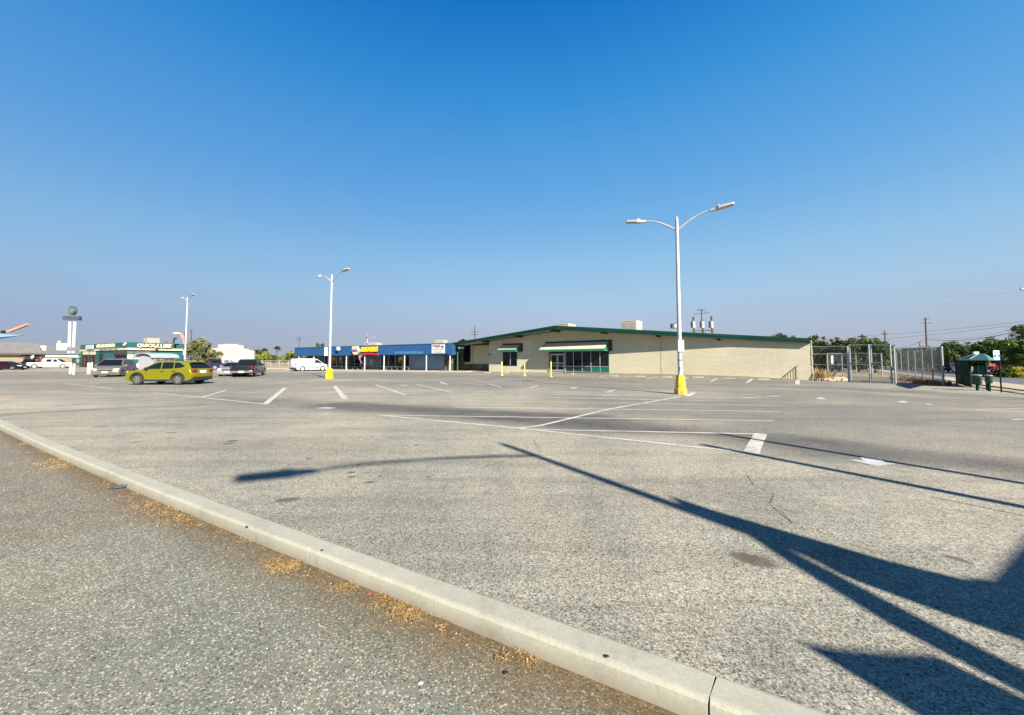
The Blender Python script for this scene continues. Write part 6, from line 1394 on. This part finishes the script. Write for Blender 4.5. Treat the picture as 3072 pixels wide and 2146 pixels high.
PICK = dict(L=5.5, W=1.90, wb=3.4, wr=.37, gc=.34, belt=1.08, xf=1.75, xr=-1.65, hz=.82, tz=.95, tl=(.16,.17), mir=(.95,1.12), hnd=(.1,), pz=.52, tum=.2, chrome=True, bed=(-2.68,-.75),
    top=[(-2.70,.5),(-2.74,.8),(-2.72,1.08),(-.8,1.08),(-.7,1.12),(1.1,1.12),(1.6,1.08),(2.4,1.0),(2.68,.86),(2.74,.6),(2.7,.42)],
    cabin=[(-.72,1.08),(-.62,1.66),(-.45,1.72),(.45,1.72),(.65,1.66),(1.3,1.10)],
    win=[[(1.05,1.16),(.6,1.58),(.35,1.63),(.3,1.15)],[(.2,1.15),(.25,1.63),(-.42,1.62),(-.55,1.17)]],
    ends=[((1.3,1.10),(.65,1.66),'windshield'),((-.72,1.08),(-.62,1.66),'rear_window')])
CREW = dict(PICK); CREW.update(L=5.9, wb=3.75, xf=1.95, xr=-1.8, wr=.40, W=2.0, rim='steel', chrome=False, bed=(-2.88,-.95), pz=.7,
    top=[(-2.90,.5),(-2.94,.8),(-2.92,1.13),(-1.0,1.13),(-.95,1.2),(1.5,1.2),(1.9,1.15),(2.6,1.05),(2.88,.9),(2.94,.6),(2.9,.42)],
    cabin=[(-.97,1.13),(-.85,1.84),(-.7,1.92),(.75,1.92),(.95,1.85),(1.75,1.17)],
    win=[[(1.45,1.25),(.9,1.75),(.65,1.8),(.55,1.24)],[(.35,1.25),(.42,1.78),(-.3,1.78),(-.38,1.25)]], ends=[((1.75,1.17),(.95,1.85),'windshield'),((-.97,1.13),(-.85,1.84),'rear_window')], mir=(1.3,1.2))
SUV = dict(MINIV); SUV.update(L=4.9, wr=.38, gc=.32, hz=.85, tz=1.15, cabin=[(-2.35,1.06),(-2.25,1.68),(-2.1,1.78),(-.4,1.80),(.3,1.75),(1.05,1.08)], win=[[(.85,1.14),(.35,1.62),(.1,1.66),(0,1.12)],[(-.1,1.12),(-.05,1.66),(-.95,1.66),(-1.0,1.12)],[(-1.1,1.12),(-1.05,1.66),(-2.0,1.64),(-2.15,1.16)]], ends=[((1.05,1.08),(.3,1.75),'windshield'),((-2.35,1.06),(-2.25,1.68),'rear_window')],
    top=[(-2.4,.45),(-2.45,.8),(-2.42,1.1),(.9,1.12),(1.5,1.1),(2.2,1.02),(2.42,.85),(2.45,.6),(2.4,.42)])
CVAN = dict(L=4.8, W=1.84, wb=3.0, wr=.34, gc=.2, belt=1.2, xf=1.55, xr=-1.45, hz=.85, tz=1.0, tl=(.12,.2), mir=(1.1,1.12), hnd=(.55,), pz=.8, tum=.12, rim='steel', mirm=M_black, clad=False,
    top=[(-2.36,.4),(-2.4,.8),(-2.36,1.2),(1.0,1.2),(1.55,1.13),(2.1,.96),(2.36,.75),(2.4,.5),(2.34,.3)],
    cabin=[(-2.35,1.15),(-2.25,1.78),(-2.1,1.84),(.2,1.84),(.75,1.76),(1.75,1.08)],
    win=[[(1.45,1.2),(.8,1.62),(.35,1.66),(.3,1.18)]], ends=[((1.75,1.08),(.75,1.76),'windshield')])
def G2(px, py): p = g(px, py); return p
def centre_from_side(px_a, px_b, y, halfw, yaw):
    """near-side wheel contact midpoint -> centre (moves away from camera by halfw)"""
    p = g((px_a+px_b)/2, y, 0); nrm = Vector((-math.sin(yaw), math.cos(yaw), 0))
    if nrm.dot(Vector((p.x, p.y, 0))) < 0: nrm = -nrm
    return p + nrm*halfw
YG = px_paint('paint_lime', (.165, .158, .003)); yaw = R(180)
c = centre_from_side(414, 536, 1155.3, .82, yaw); car('lime yellow-green hatchback with black wheel arches, largest car in the lot', 'car', (c.x+.0, c.y, 0), yaw, HATCH, YG)
yaw = R(-59); p = g(321, 1131.3, 0); h = Vector((math.cos(yaw), math.sin(yaw), 0)); car('silver-beige minivan facing the camera left of the lime hatchback', 'minivan', tuple(p - h*1.5 + Vector((-.2,.3,0))), yaw, MINIV, px_paint('paint_beige', (.15,.14,.12)))
yaw = R(30); c = centre_from_side(105.4, 185, 1105, .85, yaw); car('white crew cab pickup in side view before the red restaurant entrance', 'pickup truck', (c.x, c.y, 0), yaw, CREW, px_paint('paint_white', (.46,.46,.48), 0))
yaw = R(113); p = g(733, 1131, 0); h = Vector((math.cos(yaw), math.sin(yaw), 0)); P2_ = dict(PICK); P2_.update(W=1.8, L=5.1); car('black pickup seen from behind with chrome rear bumper', 'pickup truck', tuple(p + h*1.75), yaw, PICK, px_paint('paint_black', (.012,.016,.016)))
yaw = R(-67); p = g(690, 1128.7, 0); h = Vector((math.cos(yaw), math.sin(yaw), 0)); car('silver sedan facing the camera, partly hidden by the black pickup', 'car', tuple(p - h*1.5), yaw, SEDAN, px_paint('paint_silver', (.22,.23,.25)))
yaw = R(140); p = g(634, 1108, 0); car('dark green-black sport utility vehicle behind the lime hatchback', 'suv', (p.x-1.5, p.y+2, 0), yaw, SUV, px_paint('paint_darkgreen', (.008,.02,.022)))
yaw = R(35); c = centre_from_side(655, 708, 1109, .9, yaw); car('dark blue pickup in side view between the dark suv and black pickup', 'pickup truck', (c.x, c.y, 0), yaw, PICK, px_paint('paint_blue', (.01,.018,.06)))
yaw = R(58); c = centre_from_side(910, 963.5, 1113.3, .85, yaw); vt = car('white cargo van with small square side emblem beside the blue store', 'van', (c.x, c.y, 0), yaw, CVAN, MC['paint_white'])
m = MB(); m.prism([(-.05,-.91,1.35),(.4,-.91,1.35),(.4,-.91,1.65),(-.05,-.91,1.65)], (0,-.012,0)); e_ = m.build('emblem', mat('emblem_grey', (.25,.24,.26), .6, .4, 6), vt, world=False)
m = MB(); m.box((-1.0,-.935,.42),(1.1,-.90,.52)); m.box((-2.42,-.85,.3),(-2.2,.85,.5)); m.box((1.95,-.86,.3),(2.41,.86,.5)); m.build('dark_trim', M_black, vt, world=False)
yaw = R(15); c = centre_from_side(-30, 32, 1110.8, .85, yaw); car('dark maroon low car cut off by the left edge', 'car', (c.x, c.y, 0), yaw, SEDAN, px_paint('paint_maroon', (.02,.006,.012)))
yaw = R(-50); p = g(50, 1105, 0); car('dark blue-black sport utility vehicle beside the restaurant entrance post', 'suv', (p.x, p.y+2, 0), yaw, SUV, px_paint('paint_ink', (.012,.016,.025)))
yaw = R(-62); p = g(415, 1110, 0); car('white pickup facing the camera behind the lime hatchback hood', 'pickup truck', (p.x-1, p.y+3, 0), yaw, CREW, MC['paint_white'])
yaw = R(20); p = g(304, 1108, 0); car('white sedan mostly hidden behind the silver-beige minivan', 'car', (p.x, p.y+3, 0), yaw, SEDAN, MC['paint_white'])
yaw = R(200); p = g(748, 1105, 0); car('pale blue-grey car mostly hidden behind the silver sedan', 'car', (p.x-2, p.y+1, 0), yaw, SEDAN, px_paint('paint_palegrey', (.25,.32,.38)))
# street cars
def street_car(label, px, yb, spec, paint, yaw, hgt_px, real_h):
    p = g(px, yb); p2 = P(px, yb, p.y); return car(label, 'car', (p.x, p.y, p.z + .02), yaw, spec, paint, group='cars on the street')
yst = math.atan2(SD.y, SD.x)
street_car('dark blue car on the street between fence corner and bus shelter', 2853, 1117.5, SUV, px_paint('paint_navy', (.012,.03,.06)), R(20), 0, 0)
street_car('red car on the street seen behind the bus shelter', 2968, 1127.5, SEDAN, px_paint('paint_red', (.40,.008,.02)), R(200), 0, 0)
M_vw = MC['paint_white']
for px, lb in ((2638, 'left of the two white box vans seen through the gate'), (2654, 'right of the two white box vans seen through the gate')):
    p = P(px, 1096, 140); vv = car(lb, 'van', (p.x, 140, -.7), R(-75), CVAN, M_vw, group='white vans beyond the gate')
# white canopy shed
sh = thing('canopy_shed', 'white shed with arched metal roof behind the lime hatchback', 'shed', (*P(490, 1100, 57).xy, 0))
A0 = P(452, 1080, 57); B0 = P(538, 1080, 62); zr_ = P(452, 1060, 57).z; ze = P(452, 1074, 57).z
ux = (B0-A0); ux.z = 0; Ls = ux.length; ux.normalize(); vx = Vector((-ux.y, ux.x, 0)); hwid = 1.3
prof_ = [(-1.0, 0), (-.92, .45), (-.6, .8), (0, 1.0), (.6, .8), (.92, .45), (1.0, 0)]
m = MB(); rows = []
for f in (0, 1): rows.append([A0*1 + ux*Ls*f + vx*(hwid*(w+1)) + Vector((0,0,(ze + (zr_-ze)*h) - A0.z)) for w, h in prof_])
for i in range(6): m.prism([rows[0][i], rows[0][i+1], rows[1][i+1], rows[1][i]], Vector((0,0,.05)))
m.build('roof', mat('shed_roof', (.32,.33,.35), .45, .06, 1), sh)
m = MB(); base0 = Vector((A0.x, A0.y, 0))
c0 = base0 + ux*.6 + vx*.15; m.hexa([c0, c0+ux*(Ls-1), c0+ux*(Ls-1)+vx*2.3, c0+vx*2.3] + [q + Vector((0,0,ze+.02)) for q in (c0, c0+ux*(Ls-1), c0+ux*(Ls-1)+vx*2.3, c0+vx*2.3)]); m.build('wall', mat('shed_wall', (.21,.22,.24), .6, .06, 1), sh)
m = MB(); m.prism([rows[0][i] + ux*.62 for i in range(7)], ux*.05); m.build('gable_end', MC['shed_wall'], sh)
for a_, b_ in ((.12,.25),(.45,.62),(.68,.88)):
    m = MB(); q0 = c0 + ux*(Ls-1)*a_ - vx*.03; q1_ = c0 + ux*(Ls-1)*b_ - vx*.03; m.hexa([q0+Vector((0,0,.9)), q1_+Vector((0,0,.9)), q1_+vx*.02+Vector((0,0,.9)), q0+vx*.02+Vector((0,0,.9)), q0+Vector((0,0,ze-.15)), q1_+Vector((0,0,ze-.15)), q1_+vx*.02+Vector((0,0,ze-.15)), q0+vx*.02+Vector((0,0,ze-.15))]); m.build('window', MC['old_glass'], sh)

# ---------------------------------------------------------------- litter and dry grass along the kerb
def kpx(px, py, off=0): return g(px, py, NZ)
spots = []
for x, y, h_, s_, n_ in ((25,1300,.03,.10,60),(85,1330,.04,.16,150),(125,1355,.04,.14,160),(160,1385,.05,.16,220),(185,1400,.05,.14,180),(300,1455,.03,.10,70),(395,1490,.035,.10,90),(440,1515,.04,.11,160),(490,1535,.04,.10,170),(540,1558,.045,.09,170),(580,1575,.03,.07,90),
    (820,1690,.03,.05,130),(850,1700,.035,.06,190),(880,1700,.03,.04,90),(1015,1768,.03,.03,60),(1045,1762,.03,.03,50),(1150,1800,.03,.05,150),(1205,1828,.035,.05,260),(1240,1845,.03,.04,140),(1330,1880,.02,.03,25),(1505,1980,.03,.02,24),(1570,1965,.04,.025,36),(1595,1985,.03,.02,24),(650,1600,.02,.06,40),(725,1625,.03,.03,20)):
    spots.append((g(x, y, NZ), h_*.5, s_, int(n_*1.5)))
o = weeds('dry_grass', 'dry straw and leaves gathered at the foot of the kerb', spots, M_straw, 9, w=.0016)
# lie the straw down a bit: flattened copy of blades as litter
rnd = random.Random(11); mb = MB(); att = []
for (p, h_, s_, n_) in spots:
    for _ in range(int(n_*.9)):
        q = p + Vector((rnd.gauss(0, s_), rnd.gauss(0, s_), .004 + rnd.random()*.012)); a_ = rnd.uniform(0, 6.28); L = rnd.uniform(.01, .04); w = rnd.uniform(.001, .0035)
        d = Vector((math.cos(a_), math.sin(a_), rnd.uniform(-.1,.3)))*L; n_2 = Vector((-math.sin(a_), math.cos(a_), 0))*w
        mb.add([q-d-n_2*.2, q-n_2, q+d, q+n_2], [(0,1,2,3)]); att += [rnd.random()]*4
o = mb.build('leaf_litter', M_straw, None, fixn=False); a = o.data.attributes.new('rnd', 'FLOAT', 'POINT'); a.data.foreach_set('value', att); o['kind'] = 'stuff'; tag(o, 'flattened dry leaves and straw scattered along the kerb', 'leaf litter')
mb = MB(); rnd = random.Random(21); att = []
for _ in range(2600):
    tt = rnd.uniform(-2, TL+3); kk = abs(rnd.gauss(0, .9)) + .02
    if kk > 3.5: continue
    p = kpt(tt, -KW-kk); s_ = rnd.uniform(.002, .0065); c_ = Vector((p.x, p.y, NZ + s_*.4))
    vs = [c_ + Vector((s_*rnd.uniform(.7,1.2),0,0)), c_ + Vector((0,s_*rnd.uniform(.7,1.3),0)), c_ - Vector((s_*rnd.uniform(.7,1.2),0,0)), c_ - Vector((0,s_*rnd.uniform(.7,1.3),0)), c_ + Vector((0,0,s_*.7))]
    mb.add(vs, [(0,1,4),(1,2,4),(2,3,4),(3,0,4)]); att += [rnd.random()]*5
def pebble_mat():
    m, nt, b = newmat('pebbles'); at = N(nt, 'ShaderNodeAttribute'); at.attribute_name = 'rnd'
    r = ramp(nt, at.outputs['Fac'], [(0,(.05,.05,.05)),(.4,(.22,.19,.14)),(.8,(.42,.39,.32)),(1,(.62,.60,.55))]); nt.links.new(r.outputs[0], b.inputs['Base Color']); b.inputs['Roughness'].default_value = .8; return m
o = mb.build('gravel', pebble_mat(), None, fixn=True); a = o.data.attributes.new('rnd', 'FLOAT', 'POINT'); a.data.foreach_set('value', att); o['kind'] = 'stuff'; tag(o, 'small loose stones on the pavement beside the kerb', 'gravel')
# crumpled wrapper
t = g(352, 1466, NZ); m = MB(); m.add([(-.13,-.03,.0),(.0,-.05,.015),(.10,-.01,.02),(.13,.03,.045),(.02,.035,.02),(-.02,0,.05)], [(0,1,5),(1,2,5),(2,3,5),(3,4,5),(4,0,5),(0,4,3,2,1)]); o = m.build('wrapper', mat('wrapper_blue', (.05,.065,.075), .35, .5, 20)); o.location = t; tag(o, 'crumpled blue-grey plastic wrapper against the kerb', 'litter')
for x, y, s_, lb, mt, zz in ((966,1653,.012,'black pebble lying on top of the kerb near its middle',M_black,KZ),(1820,1972,.012,'dark pebble lying on top of the kerb toward the right',M_black,KZ),(740,1582,.012,'dark stone at the chipped kerb edge',M_black,KZ),(1518,2022,.014,'black pebble on the dirt below the kerb',M_black,NZ),(1107,1784,.018,'reddish stone at the foot of the kerb',mat('red_stone',(.16,.06,.045),.8,.2,9),NZ),(1262,2052,.012,'white pebble on the pavement',M_white,NZ)):
    m = MB(); m.lathe([(s_*.5,0),(s_,s_*.35),(s_*.8,s_*.7),(s_*.3,s_*.9)], 8); o = m.build('pebble', mt, None, smooth=True); o.location = g(x, y, zz); o.scale = (1.3,.9,1); tag(o, lb, 'pebble')
